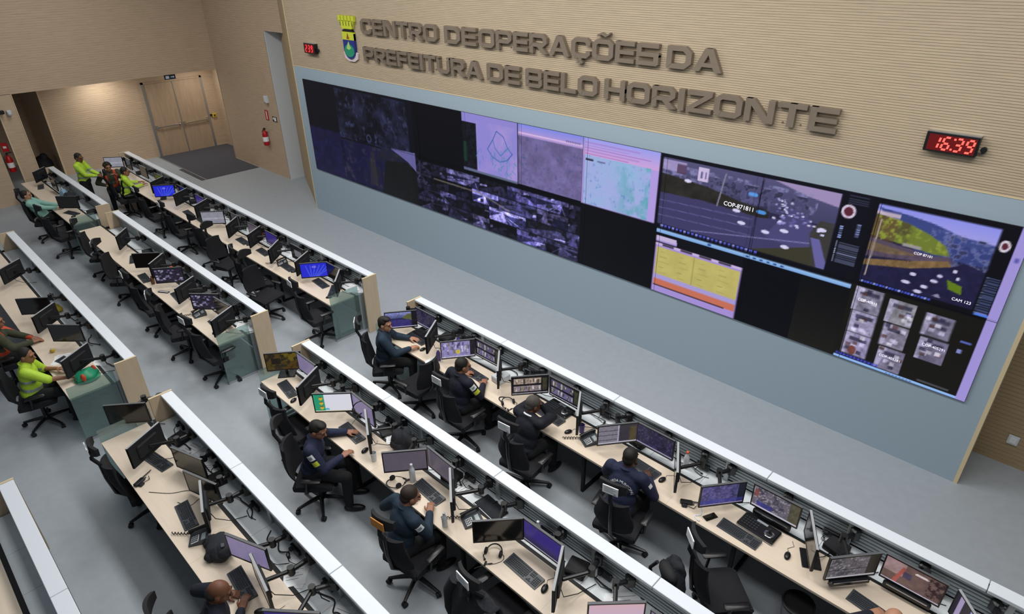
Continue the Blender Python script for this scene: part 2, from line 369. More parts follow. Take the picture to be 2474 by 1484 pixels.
ORD = ['first', 'second', 'third', 'fourth', 'fifth', 'sixth', 'seventh', 'eighth', 'ninth', 'tenth']
def word(txt, x0, x1, z, H, line):
    gl = [glyph(c) for c in txt]; gap = .10
    tot = sum(g[1] for g in gl)+gap*(len(gl)-1); s = (x1-x0)/tot; x = x0
    for i, (c, (polys, W)) in enumerate(zip(txt, gl)):
        mb = MB()
        for n_, q in enumerate(polys): mb.prism([(px*s, pz*H) for px, pz in q], -0.075-n_*.0005, -0.012)
        for px in (.15, W-.2): mb.box((px*s, -.02, .1*H), (px*s+.015, .012, .1*H+.015))   # stand-off pins
        o = link('sign_letter', mb.mesh('sign_letter', 'bronze'), None, (x, 0, z))
        tag(o, 'bronze raised letter %s, %s letter of the word %s on %s sign line' % (c, ORD[i], txt, line), 'sign letter', 'bronze letters of the wall sign')
        x += (W+gap)*s
for txt, x0, x1 in (('CENTRO', 3.20, 5.64), ('DE', 5.85, 6.69), ('OPERAÇÕES', 6.76, 10.39), ('DA', 10.52, 11.35)): word(txt, x0, x1, 4.64, .29, 'the upper')
for txt, x0, x1 in (('PREFEITURA', 3.19, 6.80), ('DE', 6.94, 7.73), ('BELO', 7.87, 9.36), ('HORIZONTE', 9.49, 12.92)): word(txt, x0, x1, 4.10, .285, 'the lower')

# coat of arms
t = thing('coat_of_arms', 'painted coat of arms with yellow crown left of the sign lettering', 'coat of arms', (2.66, -0.005, 4.06))
t.scale = (1.08, 1, 1)
def shield(w, top, bot, n=10):
    p = [(-w, top), (-w, bot+w*1.1)]
    for k in range(n+1):
        a = math.pi+math.pi*k/n; p.append((w*math.cos(a), bot+w*1.1+w*1.1*math.sin(a)))
    return p+[(w, top)]
link('ribbon', MB().prism([(-.25, .16), (-.22, .04), (-.1, -.02), (.1, -.02), (.22, .04), (.25, .16), (.2, .18), (.1, .06), (-.1, .06), (-.2, .18)], -.03, 0).mesh('ribbon', 'crest_white'), t)
link('shield_field', MB().prism(shield(.2, .55, .03), -.05, 0).mesh('shield_field', 'crest_blue'), t)
link('shield_chief', MB().prism([(-.2, .42), (.2, .42), (.2, .58), (-.2, .58)], -.055, 0).mesh('shield_chief', 'crest_yellow'), t)
link('triangle', MB().prism([(-.05, .44), (.05, .44), (0, .56)], -.06, 0).mesh('triangle', 'crest_red'), t)
link('hill', MB().prism([(.17*math.cos(a), .20+.13*math.sin(a)) for a in [2*math.pi*k/16 for k in range(16)]], -.056, 0).mesh('hill', 'crest_green'), t)
link('sun', MB().prism([(-.09, .24), (0, .22), (.07, .26), (.03, .31), (0, .39), (-.05, .32)], -.058, 0).mesh('sun', 'crest_light'), t)
link('crown_band', MB().prism([(-.2, .585), (.2, .585), (.13, .63), (0, .65), (-.13, .63)], -.05, 0).mesh('crown_band', 'black_sign'), t)
cr = MB().prism([(-.17, .64), (.17, .64), (.21, .72), (.25, .80), (-.25, .80), (-.21, .72)], -.06, 0)
for k in range(5):
    x = -.23+k*.115; cr.prism([(x-.04, .79), (x+.04, .79), (x+.045, .90), (x-.045, .90)], -.06, 0)
link('crown', cr.mesh('crown', 'crest_yellow'), t)
for k in range(5): link('crown_window', MB().box((-.2+k*.1-.008, -.063, .70), (-.2+k*.1+.008, -.06, .78)).mesh('crown_window', 'black_sign'), t)

# LED clocks
SEG = {'1': 'bc', '6': 'acdefg', '3': 'abcdg', '9': 'abcdfg', '2': 'abdeg', '0': 'abcdef'}
def seg_digit(mb, ch, x, z, w, h, t, slant=.14):
    S = {'a': (0, h, w, h), 'b': (w, h/2, w, h), 'c': (w, 0, w, h/2), 'd': (0, 0, w, 0), 'e': (0, 0, 0, h/2), 'f': (0, h/2, 0, h), 'g': (0, h/2, w, h/2)}
    for s in SEG[ch]:
        x0, z0, x1, z1 = S[s]; g = t*.55; f = lambda a, b: (x+a+b*slant, z+b)
        if z0 == z1: q = [f(x0+g, z0-t/2), f(x1-g, z0-t/2), f(x1-g, z0+t/2), f(x0+g, z0+t/2)]
        else: q = [f(x0-t/2, z0+g), f(x0+t/2, z0+g), f(x0+t/2, z1-g), f(x0-t/2, z1-g)]
        mb.prism(q, -.104, -.1)
def led_clock(c, w, h, txt, label, dm):
    t = thing('led_clock', label, 'clock', c)
    link('case', MB().rbox((0, -.05, 0), (w, .1, h), .008).mesh('case', 'black_plastic'), t)
    link('trim', MB().box((-w/2, -.1, h/2), (w/2, 0, h/2+.008)).mesh('trim', 'silver'), t)
    link('display', MB().box((-w/2+.03, -.1005, -h/2+.02), (w/2-.02, -.0995, h/2-.02)).mesh('display', 'led_back'), t)
    dw = w*.125; dh = h*.62
    xs = [-w*.33, -w*.13, w*.10, w*.31] if len(txt) == 4 else [-w*.30, -w*.04, w*.22]
    for ch, x in zip(txt, xs):
        mb = MB(); seg_digit(mb, ch, x-.02, -dh/2, dw, dh, .02); link('digit', mb.mesh('digit', dm), t)
    for zz in (-dh*.42, dh*.42) if len(txt) == 4 else (-dh*.42,):
        link('colon_dot', MB().prism([(w*.045+zz*.14-.01, zz-.01), (w*.045+zz*.14+.01, zz-.01), (w*.045+zz*.14+.01, zz+.01), (w*.045+zz*.14-.01, zz+.01)], -.104, -.1).mesh('colon_dot', dm), t)
    link('sensor', MB().lathe([(.03, 0), (.03, .04)], 10, M=Matrix.Translation((w/2+.05, -.02, -.02)) @ Matrix.Rotation(R(90), 4, 'X')).mesh('sensor', 'black_plastic'), t)
    link('plug_lead', MB().tube([(w/2, -.03, -.06), (w/2+.03, -.03, -.07), (w/2+.06, -.02, -.05)], .008).mesh('plug_lead', 'black_plastic'), t)
led_clock((14.12, 0, 4.19), .50, .21, '1639', 'red LED clock reading 16:39 at the right of the wall', 'led_red')
led_clock((1.04, 0, 4.19), .46, .22, '239', 'small red LED display left of the coat of arms', 'led_dim')
# ---------------------------------------------------------------- painted screen pictures (numpy canvases)
def srgb(h): return np.array([int(h[i:i+2], 16)/255 for i in (0, 2, 4)], np.float32)
class Canvas:
    def __init__(s, x0, z0, x1, z1, ppm, base='05060a'):
        s.x0, s.z0, s.ppm = x0, z0, ppm
        s.w = int(round((x1-x0)*ppm))+1; s.h = int(round((z1-z0)*ppm))+1
        s.a = np.zeros((s.h, s.w, 3), np.float32)+srgb(base)
        s.X, s.Z = np.meshgrid(x0+np.arange(s.w)/ppm, z0+np.arange(s.h)/ppm)
    def mask(s, x0, z0, x1, z1): return (s.X >= x0) & (s.X <= x1) & (s.Z >= z0) & (s.Z <= z1)
    def rect(s, x0, z0, x1, z1, h, k=1.0):
        m = s.mask(x0, z0, x1, z1); s.a[m] = s.a[m]*(1-k)+srgb(h)*k; return m
    def grad(s, x0, z0, x1, z1, hb, ht):
        m = s.mask(x0, z0, x1, z1); t = ((s.Z-z0)/(z1-z0))[m][:, None]; s.a[m] = srgb(hb)*(1-t)+srgb(ht)*t
    def poly(s, pts, h, k=1.0, clip=None):
        ins = np.zeros(s.X.shape, bool); n = len(pts)
        for i in range(n):
            (xa, za), (xb, zb) = pts[i], pts[(i+1) % n]
            if za == zb: continue
            c = ((za > s.Z) != (zb > s.Z)) & (s.X < (xb-xa)*(s.Z-za)/(zb-za)+xa); ins ^= c
        if clip: ins &= s.mask(*clip)
        s.a[ins] = s.a[ins]*(1-k)+srgb(h)*k; return ins
    def disc(s, x, z, rx, rz, h, k=1.0):
        m = ((s.X-x)/rx)**2+((s.Z-z)/rz)**2 < 1; s.a[m] = s.a[m]*(1-k)+srgb(h)*k
    def line(s, pts, wd, h, k=1.0):
        for (xa, za), (xb, zb) in zip(pts[:-1], pts[1:]):
            dx, dz = xb-xa, zb-za; L = math.hypot(dx, dz) or 1
            t = np.clip(((s.X-xa)*dx+(s.Z-za)*dz)/(L*L), 0, 1)
            m = np.hypot(s.X-xa-t*dx, s.Z-za-t*dz) < wd/2; s.a[m] = s.a[m]*(1-k)+srgb(h)*k
    def fbm(s, sc, seed, sx=1.0, sz=1.0):
        r = np.random.default_rng(seed); out = np.zeros(s.X.shape, np.float32); amp = 1; tot = 0
        for o in range(4):
            gx = (s.X-s.x0)*sc*sx*2**o; gz = (s.Z-s.z0)*sc*sz*2**o
            G = r.random((int(gz.max())+3, int(gx.max())+3)).astype(np.float32)
            ix, iz = gx.astype(int), gz.astype(int); fx, fz = gx-ix, gz-iz
            fx = fx*fx*(3-2*fx); fz = fz*fz*(3-2*fz)
            v = (G[iz, ix]*(1-fx)+G[iz, ix+1]*fx)*(1-fz)+(G[iz+1, ix]*(1-fx)+G[iz+1, ix+1]*fx)*fz
            out += v*amp; tot += amp; amp *= .6
        return out/tot
    def blot(s, m, n, lo, hi, h, k=1.0):                       # blend colour h where noise passes lo..hi
        t = np.clip((n-lo)/(hi-lo), 0, 1)*k; t = (t*m)[..., None]; s.a[:] = s.a*(1-t)+srgb(h)*t
    def mul(s, m, n, amt): s.a[m] *= (1+(n[m]-.5)[:, None]*2*amt)
def grid_mesh(name, arr, W, H, m, y=0.0):
    h, w_, _ = arr.shape
    xs = np.linspace(-W/2, W/2, w_); zs = np.linspace(-H/2, H/2, h)
    Xg, Zg = np.meshgrid(xs, zs); co = np.stack([Xg, np.full_like(Xg, y), Zg], -1).reshape(-1, 3).astype(np.float32)
    idx = np.arange(h*w_).reshape(h, w_)
    f = np.stack([idx[:-1, :-1], idx[:-1, 1:], idx[1:, 1:], idx[1:, :-1]], -1).reshape(-1, 4)
    me = bpy.data.meshes.new(name); me.vertices.add(len(co)); me.vertices.foreach_set('co', co.ravel())
    me.loops.add(f.size); me.loops.foreach_set('vertex_index', f.ravel().astype(np.int32))
    me.polygons.add(len(f)); me.polygons.foreach_set('loop_start', np.arange(0, f.size, 4, dtype=np.int32))
    me.update(calc_edges=True)
    a = np.clip(arr, 0, 1); l = np.where(a <= 0.04045, a/12.92, ((a+0.055)/1.055)**2.4)
    at = me.color_attributes.new('Col', 'FLOAT_COLOR', 'POINT')
    at.data.foreach_set('color', np.concatenate([l.reshape(-1, 3), np.ones((h*w_, 1))], 1).astype(np.float32).ravel())
    me.materials.append(MATS[m]); return me
def caption(txt, size, m, parent, loc, name='caption', rot=(R(90), 0, 0), shear=0.0):
    cu = bpy.data.curves.new('caption', 'FONT'); cu.body = txt; cu.size = size; cu.align_x = 'CENTER'; cu.align_y = 'CENTER'; cu.shear = shear
    cu.extrude = 0.0008
    tmp = bpy.data.objects.new('tmp_caption', cu); COL.objects.link(tmp)
    me = bpy.data.meshes.new_from_object(tmp.evaluated_get(bpy.context.evaluated_depsgraph_get()))
    bpy.data.objects.remove(tmp); bpy.data.curves.remove(cu)
    me.materials.clear(); me.materials.append(MATS[m]); me.name = name
    return link(name, me, parent, loc, rot)

VX0, VX1, VZ0, VZ1 = 0.36, 15.10, 1.19, 3.455
PPM = 75; cv = Canvas(VX0, VZ0, VX1, VZ1, PPM*2)
n1 = cv.fbm(2.2, 1); n2 = cv.fbm(7, 2); n3 = cv.fbm(18, 3)
# left: dark night views
cv.rect(.36, VZ0, 4.7, VZ1, '0b0d16')
m = cv.mask(1.75, 1.19, 4.45, 3.40); cv.blot(m, n1, .40, .75, '262844'); cv.blot(m, n2, .56, .80, '3a3f62', .8); cv.blot(m, n3, .68, .85, '5a628c', .5)
m = cv.mask(.36, 1.19, 1.75, 2.33); cv.rect(.36, 1.19, 1.75, 2.33, '191838'); cv.mul(m, n2, .3)
m = cv.mask(1.78, 1.25, 4.4, 2.25); cv.rect(1.78, 1.22, 4.4, 2.25, '1a1840', .75); cv.blot(m, n1, .52, .8, '20241c', .8); cv.blot(m, n2, .60, .8, '3c3a3a', .6)
cv.line([(1.78, 2.24), (3.4, 2.26)], .03, '0a0a12'); cv.poly([(2.8, 1.3), (2.95, 2.1), (3.1, 2.1), (3.12, 1.3)], '3a352c', .45)
cv.disc(2.95, 2.4, .10, .1, '4a4a78', .6); cv.disc(2.95, 2.4, .06, .06, '11111c')
cv.poly([(3.75, 2.32), (4.62, 2.36), (4.62, 1.95), (4.35, 2.12)], '6c68a6', .9)
cv.poly([(3.3, 1.19), (3.5, 2.0), (4.3, 2.1), (4.62, 1.9), (4.6, 1.19)], '121512', .85)
cv.rect(4.62, 2.36, 6.16, VZ1, '06070c')
# mosaic of street cameras
def cam_tile(x0, z0, x1, z1, seed, lit=1.0):
    r = np.random.default_rng(seed); c = (x0, z0, x1, z1); W_, H_ = x1-x0, z1-z0; kind = seed % 5
    cv.rect(*c, ['191931', '15151f', '232345', '101018', '1d1c36'][kind])
    hz = z0+H_*r.uniform(.55, .8); vx = x0+W_*r.uniform(.1, .9)
    if kind != 3: cv.rect(x0, hz, x1, z1, ['5b5890', '2c2b4c', '7672ac', '24243c', '3c3a62'][kind], .85)
    cv.poly([(vx-.03, hz), (vx+.05, hz), (x0+W_*r.uniform(.4, 1.4), z0), (x0+W_*r.uniform(-.4, .4), z0)], ['56538c', '2e2d50', '7f7abd', '2a2944', '48457a'][kind], .9, c)
    for k in range(4):
        xa = x0+W_*r.uniform(-.1, .9); za = z0+H_*r.uniform(0, .9); w_ = W_*r.uniform(.1, .35); h_ = H_*r.uniform(.08, .35)
        cv.poly([(xa, za), (xa+w_, za+h_*.3), (xa+w_*.9, za+h_), (xa+w_*.1, za+h_*.8)], ['0c0c14', '12141a', '8d88c8', '171a22'][k], .85, c)
    if kind in (0, 2):
        for k in range(3): cv.line([(vx, hz), (x0+W_*r.uniform(0, 1), z0)], .01, 'a29ddc', .6)
    m = cv.mask(*c); cv.mul(m, n3, .7); cv.mul(m, n2, .6); cv.a[m] *= lit*r.choice([.45, .6, .8, 1.0])
r_ = np.random.default_rng(11); k = 0
for j in range(4):
    x = 4.62
    while x < 9.1:
        wd = r_.choice([.5, .75, .75, .98]); x1 = min(x+wd, 9.12); z1 = 2.25-j*.265
        cam_tile(x, max(z1-.258, 1.19), x1-.008, z1-.006, 10+k, .85 if x < 6.0 else 1.5); k += 1; x += wd
cv.line([(5.2, 1.93), (6.6, 1.93), (7.4, 1.74)], .03, '8a8070', .6)
cv.rect(7.64, 1.19, 9.12, 1.2, '0a0a10')
# map with route lines
cv.rect(6.165, 2.33, 7.63, VZ1, '8f86d2'); cv.rect(6.165, 2.38, 6.55, 3.28, '10131a'); cv.mul(cv.mask(6.165, 2.38, 6.55, 3.28), n3, .8)
cv.rect(6.165, 2.33, 7.63, 2.37, '5e6a86'); cv.rect(6.19, 2.5, 6.27, 2.9, '17382c')
m = cv.mask(6.55, 2.37, 7.62, 3.34); cv.blot(m, n1, .45, .8, 'b49ad8', .7)
P = [(6.85, 2.85), (7.0, 3.05), (7.1, 3.22), (7.28, 3.14), (7.38, 2.95), (7.5, 2.86), (7.36, 2.72), (7.18, 2.66), (6.98, 2.72), (6.85, 2.85)]
cv.line(P, .018, '3d5fae'); cv.line([(7.0, 3.05), (7.05, 2.9), (7.2, 2.78), (7.38, 2.95)], .016, '3c72a8')
for k in range(26):
    a, b = rng.uniform(6.6, 7.55), rng.uniform(2.42, 2.82); cv.line([(a, b), (a+rng.uniform(-.1, .1), b-rng.uniform(.03, .16))], .014, '4a86a8', .8)
for k in range(14):
    a, b = rng.uniform(7.2, 7.6), rng.uniform(2.5, 3.05); cv.line([(a, b), (a+rng.uniform(-.12, .1), b+rng.uniform(-.12, .12))], .014, '4f93a6', .8)
# browser with grey map
cv.rect(7.645, 2.33, 9.10, VZ1, '6f6596'); m = cv.mask(7.645, 2.33, 9.10, 3.25); cv.mul(m, n2, .18); cv.blot(m, n3, .62, .75, '4c5580', .7)
cv.grad(7.645, 3.25, 9.10, VZ1, 'b79ad6', '7f8ae8'); cv.rect(7.645, 3.28, 9.1, 3.305, 'd7b8e4')
cv.rect(7.645, 2.33, 9.1, 2.345, '06070c'); cv.rect(7.63, 2.33, 7.65, VZ1, '0a0a12')
for k in range(8): cv.rect(8.75+k*.04, 3.30, 8.765+k*.04, 3.335, '413a66')
# browser with teal map
cv.rect(9.11, 2.33, 10.56, VZ1, 'b29ce2'); cv.grad(9.11, 3.17, 10.56, VZ1, 'cfa4dc', '9aa0f0')
for k in range(5): cv.rect(9.15, 3.19+k*.045, 9.5+.4*(k % 3)*.5+.5, 3.20+k*.045, 'a05aa8', .6)
cv.rect(9.15, 2.34, 10.42, 3.17, 'a3aee2'); m = cv.mask(9.15, 2.34, 10.42, 3.17)
cv.blot(m, n1, .42, .75, '93b8de', .9); xr = np.clip((cv.X-9.7)/.5, 0, 1); cv.blot(m*xr, n2, .42, .70, '57a6b0', .9); cv.blot(m, n3, .66, .8, '5f86c4', .7)
cv.rect(9.17, 3.08, 9.32, 3.11, '2b2b3a'); cv.rect(9.40, 3.085, 9.56, 3.105, '60608a')
# road camera 1
cv.rect(10.57, 2.19, 13.55, VZ1, '0a0a14')
c1 = (10.62, 2.35, 13.16, 3.40)
cv.rect(*c1, '2b2846'); cv.grad(10.62, 2.95, 13.16, 3.40, '3f3f62', '55527a')
cv.poly([(12.3, 3.40), (13.16, 3.40), (13.16, 3.22), (12.75, 3.28)], 'a693c0', .9, c1)
cv.blot(cv.mask(10.62, 3.0, 12.9, 3.32), n3, .45, .7, '8a88b8', .85); cv.blot(cv.mask(11.3, 2.95, 12.8, 3.25), n3, .52, .62, '2b2b45', .9)
cv.rect(10.62, 3.22, 11.0, 3.37, 'b0a0d2', .8); cv.rect(10.85, 3.2, 11.0, 3.34, '4a3550', .8); cv.rect(11.2, 3.16, 11.36, 3.36, 'd8c8ec', .9); cv.rect(11.24, 3.2, 11.27, 3.3, '6a6090'); cv.rect(11.31, 3.2, 11.33, 3.3, '6a6090')
cv.poly([(10.62, 3.16), (11.35, 3.1), (11.9, 3.0), (12.3, 2.96), (12.3, 2.78), (11.2, 2.84), (10.62, 2.82)], '27251e', .95, c1); cv.mul(cv.mask(10.62, 2.8, 12.3, 3.16), n2, .35)
cv.poly([(10.62, 2.86), (11.3, 2.88), (12.2, 2.84), (12.55, 2.90), (12.9, 2.86), (13.0, 2.6), (13.0, 2.35), (10.62, 2.35)], '3f3c66', 1, c1)
cv.poly([(12.45, 2.86), (12.6, 3.08), (12.85, 2.98), (12.95, 2.82), (12.9, 2.5), (12.3, 2.6)], '4b4878', .9, c1)
cv.poly([(12.1, 2.35), (12.95, 2.62), (13.0, 2.35)], '3a3826', .95, c1); cv.poly([(12.98, 2.35), (12.88, 2.8), (12.98, 3.0), (13.16, 3.0), (13.16, 2.35)], '3b3a34', .9, c1)
cv.poly([(12.90, 2.75), (13.02, 2.75), (13.16, 2.45), (13.16, 2.36), (13.05, 2.36)], '6a66aa', .9, c1)
for zz in (2.5, 2.62, 2.74): cv.line([(10.62, zz), (12.1, zz+.05)], .012, '6f6ca4', .7)
cv.line([(11.2, 2.38), (12.9, 2.66)], .014, '8b88bc', .8); cv.line([(11.55, 2.86), (11.62, 3.34)], .02, '85839a'); cv.line([(12.12, 2.36), (12.16, 3.38)], .012, '1c1a30')
for k in range(70):
    a = rng.uniform(0, 1); x = 12.35+.5*rng.uniform(0, 1)*(.4+a); z = 3.16-a*.36; cv.rect(x, z, x+.025+.02*a, z+.014+.012*a, ['c9c4ee', '8f8cc8', '5f5c98', 'e2dcff'][k % 4])
for x, z in ((11.85, 2.86), (12.3, 2.66), (12.55, 2.74), (11.05, 3.12), (11.95, 2.70), (12.6, 2.52), (13.02, 2.88)): cv.disc(x, z, .06, .025, 'd6d2f4')
cv.disc(12.2, 2.92, .07, .03, '4f8fd8'); cv.disc(12.05, 3.14, .07, .03, '5a9be6')
for k in range(24): cv.rect(10.68+k*.066, 2.315, 10.72+k*.066, 2.345, '5a62d8' if k % 3 else '8f96f0')
cv.grad(10.57, 2.215, 13.53, 2.275, '79a4dc', '9cc4f0'); cv.rect(11.5, 2.225, 11.55, 2.26, '2a4a8a')
for k in range(6): cv.rect(12.1+k*.1, 2.225, 12.14+k*.1, 2.255, '30508e')
cv.disc(13.28, 3.2, .085, .09, 'd2c6dc'); cv.disc(13.28, 3.2, .055, .06, '5a2434')
for k in range(6): cv.rect(13.22, 2.99-k*.03, 13.26, 3.0-k*.03, '9ab0ee'); cv.rect(13.42, 3.05-k*.03, 13.46, 3.065-k*.03, '7f8cc0')
for k in range(12): cv.rect(13.26, 2.78-k*.025, 13.5, 2.787-k*.025, '7880a4'); cv.rect(13.22, 2.78-k*.025, 13.235, 2.79-k*.025, 'c8d0f4')
for k in range(4): cv.rect(13.25, 3.40-k*.03, 13.48, 3.406-k*.03, '565a7c')
# road camera 2
cv.rect(13.545, 2.30, 15.0, VZ1, '08080f'); c2 = (13.60, 2.38, 14.83, 3.38)
cv.rect(*c2, '1e1d3c'); cv.grad(13.60, 3.1, 14.83, 3.38, 'a9a2e4', '8c90e8')
cv.poly([(13.6, 3.34), (13.9, 3.32), (14.2, 3.28), (14.5, 3.2), (14.83, 3.18), (14.83, 2.9), (14.1, 2.9)], '35417c', .95, c2)
cv.blot(cv.mask(14.2, 2.75, 14.83, 3.22), n3, .45, .62, '8f94c8', .8); cv.blot(cv.mask(14.2, 2.75, 14.83, 3.2), n3, .56, .7, '2a2c50', .9)
cv.rect(13.6, 3.25, 13.85, 3.30, 'c7b4c4', .9); cv.poly([(13.6, 3.26), (13.8, 3.24), (13.95, 3.22), (14.2, 3.14), (14.38, 3.05), (14.45, 2.94), (14.3, 2.92), (13.6, 2.98)], '6d7a30', 1, c2)
m = cv.mask(13.6, 2.92, 14.45, 3.26); cv.blot(m & (cv.a[..., 1] > cv.a[..., 2]), n2, .48, .7, '4f4a2c', .9); cv.blot(m & (cv.X < 13.85) & (cv.Z < 3.24), n1, .2, .6, '5e4630', .8); cv.blot(m & (cv.a[..., 1] > cv.a[..., 2]), n3, .60, .7, '8f9c3a', .9)
cv.rect(13.95, 2.93, 14.15, 2.97, 'a39aa8', .8)
cv.poly([(13.6, 2.95), (14.3, 2.90), (14.45, 2.93), (14.5, 2.86), (14.2, 2.80), (13.6, 2.70)], '55485c', 1, c2)
cv.poly([(13.6, 2.90), (14.15, 2.86), (13.9, 2.80), (13.6, 2.78)], '6c5a46', 1, c2); cv.poly([(13.6, 2.66), (14.1, 2.78), (14.45, 2.88), (14.52, 2.80), (14.1, 2.68), (13.6, 2.58)], '7b6240', 1, c2)
cv.poly([(13.6, 2.58), (14.1, 2.68), (14.5, 2.82), (14.62, 2.9), (14.83, 2.85), (14.83, 2.38), (13.6, 2.38)], '1f1d3e', 1, c2); cv.mul(cv.mask(13.6, 2.38, 14.83, 2.85), n3, .25)
for k in range(16): cv.rect(13.62+k*.03, 2.70+k*.004, 13.63+k*.03, 2.72+k*.004, '2a2440')
for x, z, rx in ((14.1, 2.5, .05), (14.25, 2.42, .045), (14.42, 2.68, .03), (14.15, 2.62, .035), (14.3, 2.50, .04), (14.55, 2.78, .02), (14.38, 2.60, .04), (14.6, 2.7, .02)): cv.disc(x, z, rx, .02, 'c9c6e6')
cv.poly([(14.50, 2.66), (14.66, 2.62), (14.68, 2.52), (14.54, 2.55)], '5f7a18'); cv.poly([(14.40, 2.42), (14.46, 2.46), (14.5, 2.41)], '8a88a8')
cv.line([(13.64, 2.45), (13.66, 3.2)], .014, 'a89c94')
for k in range(22): cv.rect(13.62+k*.036, 2.345, 13.645+k*.036, 2.37, '4a5ad0' if k % 4 else '9aa6f4')
cv.disc(14.905, 3.2, .05, .07, 'd8cede'); cv.disc(14.905, 3.2, .03, .04, '5a2434')
for k in range(20): cv.rect(14.875, 2.8-k*.023, 14.98, 2.807-k*.023, '6f80c0'); cv.rect(14.86, 2.8-k*.023, 14.87, 2.81-k*.023, 'a8c0ff')
cv.rect(14.86, 2.335, 15.0, 2.36, '4f7ae0')
# lower band
cv.rect(9.12, 1.19, 10.62, 2.30, '07080d')
cv.rect(10.63, 1.19, 12.08, 2.18, 'a68fd6'); cv.rect(10.63, 2.13, 12.08, 2.20, '0c0d14'); cv.rect(10.63, 2.09, 10.98, 2.16, 'c4b4dc'); cv.rect(11.0, 2.04, 12.08, 2.14, '0c0d14'); cv.rect(10.63, 2.04, 12.08, 2.06, '11121a'); cv.rect(10.63, 2.0, 12.08, 2.04, 'c7b2e0')
for k in range(4): cv.rect(10.75+k*.32, 2.005, 10.95+k*.32, 2.03, '15151e')
cv.rect(10.66, 1.50, 12.06, 1.97, 'bdb268'); cv.mul(cv.mask(10.66, 1.5, 12.06, 1.97), n2, .06)
for a in range(4):
    for b in range(5): cv.rect(10.72+a*.34, 1.90-b*.09, 10.80+a*.34+.05*(b % 3), 1.907-b*.09, '8d8450', .7)
cv.rect(10.66, 1.42, 12.06, 1.50, 'a79ad6'); cv.rect(10.66, 1.31, 12.06, 1.42, 'c87058'); cv.rect(10.66, 1.295, 11.9, 1.31, '2a2430'); cv.rect(11.30, 1.5, 11.33, 1.97, '9c9458', .6)
cv.rect(12.09, 1.19, 13.53, 2.20, '05060b'); cv.grad(12.9, 1.19, 13.6, 2.2, '1a1914', '0a0b0d')
cv.rect(13.545, 1.19, 15.0, 2.30, '15140f')
for x0, z0, x1, z1, c, sd in ((13.60, 1.95, 13.92, 2.28, '7e7a90', 1), (13.62, 1.62, 13.92, 1.94, '9a93b4', 2), (13.62, 1.29, 13.92, 1.61, '9088ac', 3), (14.0, 1.92, 14.3, 2.24, '85848e', 4), (14.02, 1.58, 14.3, 1.90, '837c92', 5), (14.04, 1.24, 14.34, 1.56, '756f88', 6), (14.42, 1.90, 14.72, 2.2, '6e6a80', 7), (14.44, 1.56, 14.74, 1.87, '6a647e', 8)):
    r = np.random.default_rng(sd); m = cv.rect(x0, z0, x1, z1, c)
    cv.poly([(x0, z1), (x0+.1, z1), (x0+.04, z0), (x0, z0)], 'b0aacb', .7, (x0, z0, x1, z1)); cv.rect(x0+.05, z1-.1, x1-.04, z1-.05, '25243a', .7)
    for k in range(8):
        a, b = r.uniform(x0, x1-.06), r.uniform(z0, z1-.05); cv.rect(a, b, a+.06, b+.05, ['23233a', 'cfc8e8', '4a3030', 'e6e2f4'][k % 4], .7)
    cv.mul(m, n3, .35)
cv.disc(13.74, 1.36, .05, .07, '6e3a30', .9)
for k in range(12): cv.rect(13.56+k*.045, 1.24, 13.59+k*.045, 1.27, '4048c8')
cv.grad(13.545, 1.19, 15.0, 1.225, '7fa6e8', '9cc4f6')
for k in range(8): cv.rect(14.2+k*.04, 1.198, 14.215+k*.04, 1.215, '33508c')
cv.rect(14.55, 1.262, 14.9, 1.275, '777a8a'); cv.rect(14.84, 1.95, 14.95, 1.97, '5560b0'); cv.rect(14.84, 1.80, 14.88, 1.85, '8088c8')
cv.rect(15.0, 1.19, 15.1, VZ1, 'a093d8'); cv.rect(15.03, 3.05, 15.07, 3.1, '5a5aa8')
# module seams
for k in range(1, 10):
    x = .36+(15.0-.36)*k/10; cv.a[:, int((x-VX0)*PPM*2)] *= .72
cv.a[int((2.325-VZ0)*PPM*2)] *= .75

A_ = cv.a[:cv.h//2*2, :cv.w//2*2]; cv.a = (A_[0::2, 0::2]+A_[1::2, 0::2]+A_[0::2, 1::2]+A_[1::2, 1::2])/4; cv.h, cv.w = cv.a.shape[:2]
vw = thing('video_wall', 'long video wall of lit camera views and maps below the sign', 'video wall', (0, -0.012, 0))
NC = 10
for r_ in range(2):
    for c_ in range(NC):
        ia, ib = int(round((cv.w-1)*c_/NC)), int(round((cv.w-1)*(c_+1)/NC))
        ja, jb = int(round((cv.h-1)*r_/2)), int(round((cv.h-1)*(r_+1)/2))
        arr = cv.a[ja:jb+1, ia:ib+1]
        xa, xb = VX0+ia/PPM, VX0+ib/PPM; za, zb = VZ0+ja/PPM, VZ0+jb/PPM
        p_ = link('display_panel', MB().box((xa+.001, -.012, za+.001), (xb-.001, .011, zb-.001)).mesh('display_panel', 'black_plastic'), vw)
        link('picture', grid_mesh('picture', arr, xb-xa-.006, zb-za-.006, 'wall_picture'), p_, ((xa+xb)/2, -.0135, (za+zb)/2))
caption('COP-871811', .085, 'caption_white', vw, (11.87, -.017, 2.92))
caption('CAM 123', .05, 'caption_white', vw, (14.70, -.017, 2.45))
caption('COP 87101', .042, 'caption_white', vw, (14.19, -.017, 2.88))
for tx, x, z in (('COP-405291', 14.60, 1.77), ('COP-405281', 14.19, 1.43), ('COP-40511', 13.76, 2.10)): caption(tx, .048, 'caption_white', vw, (x, -.017, z))
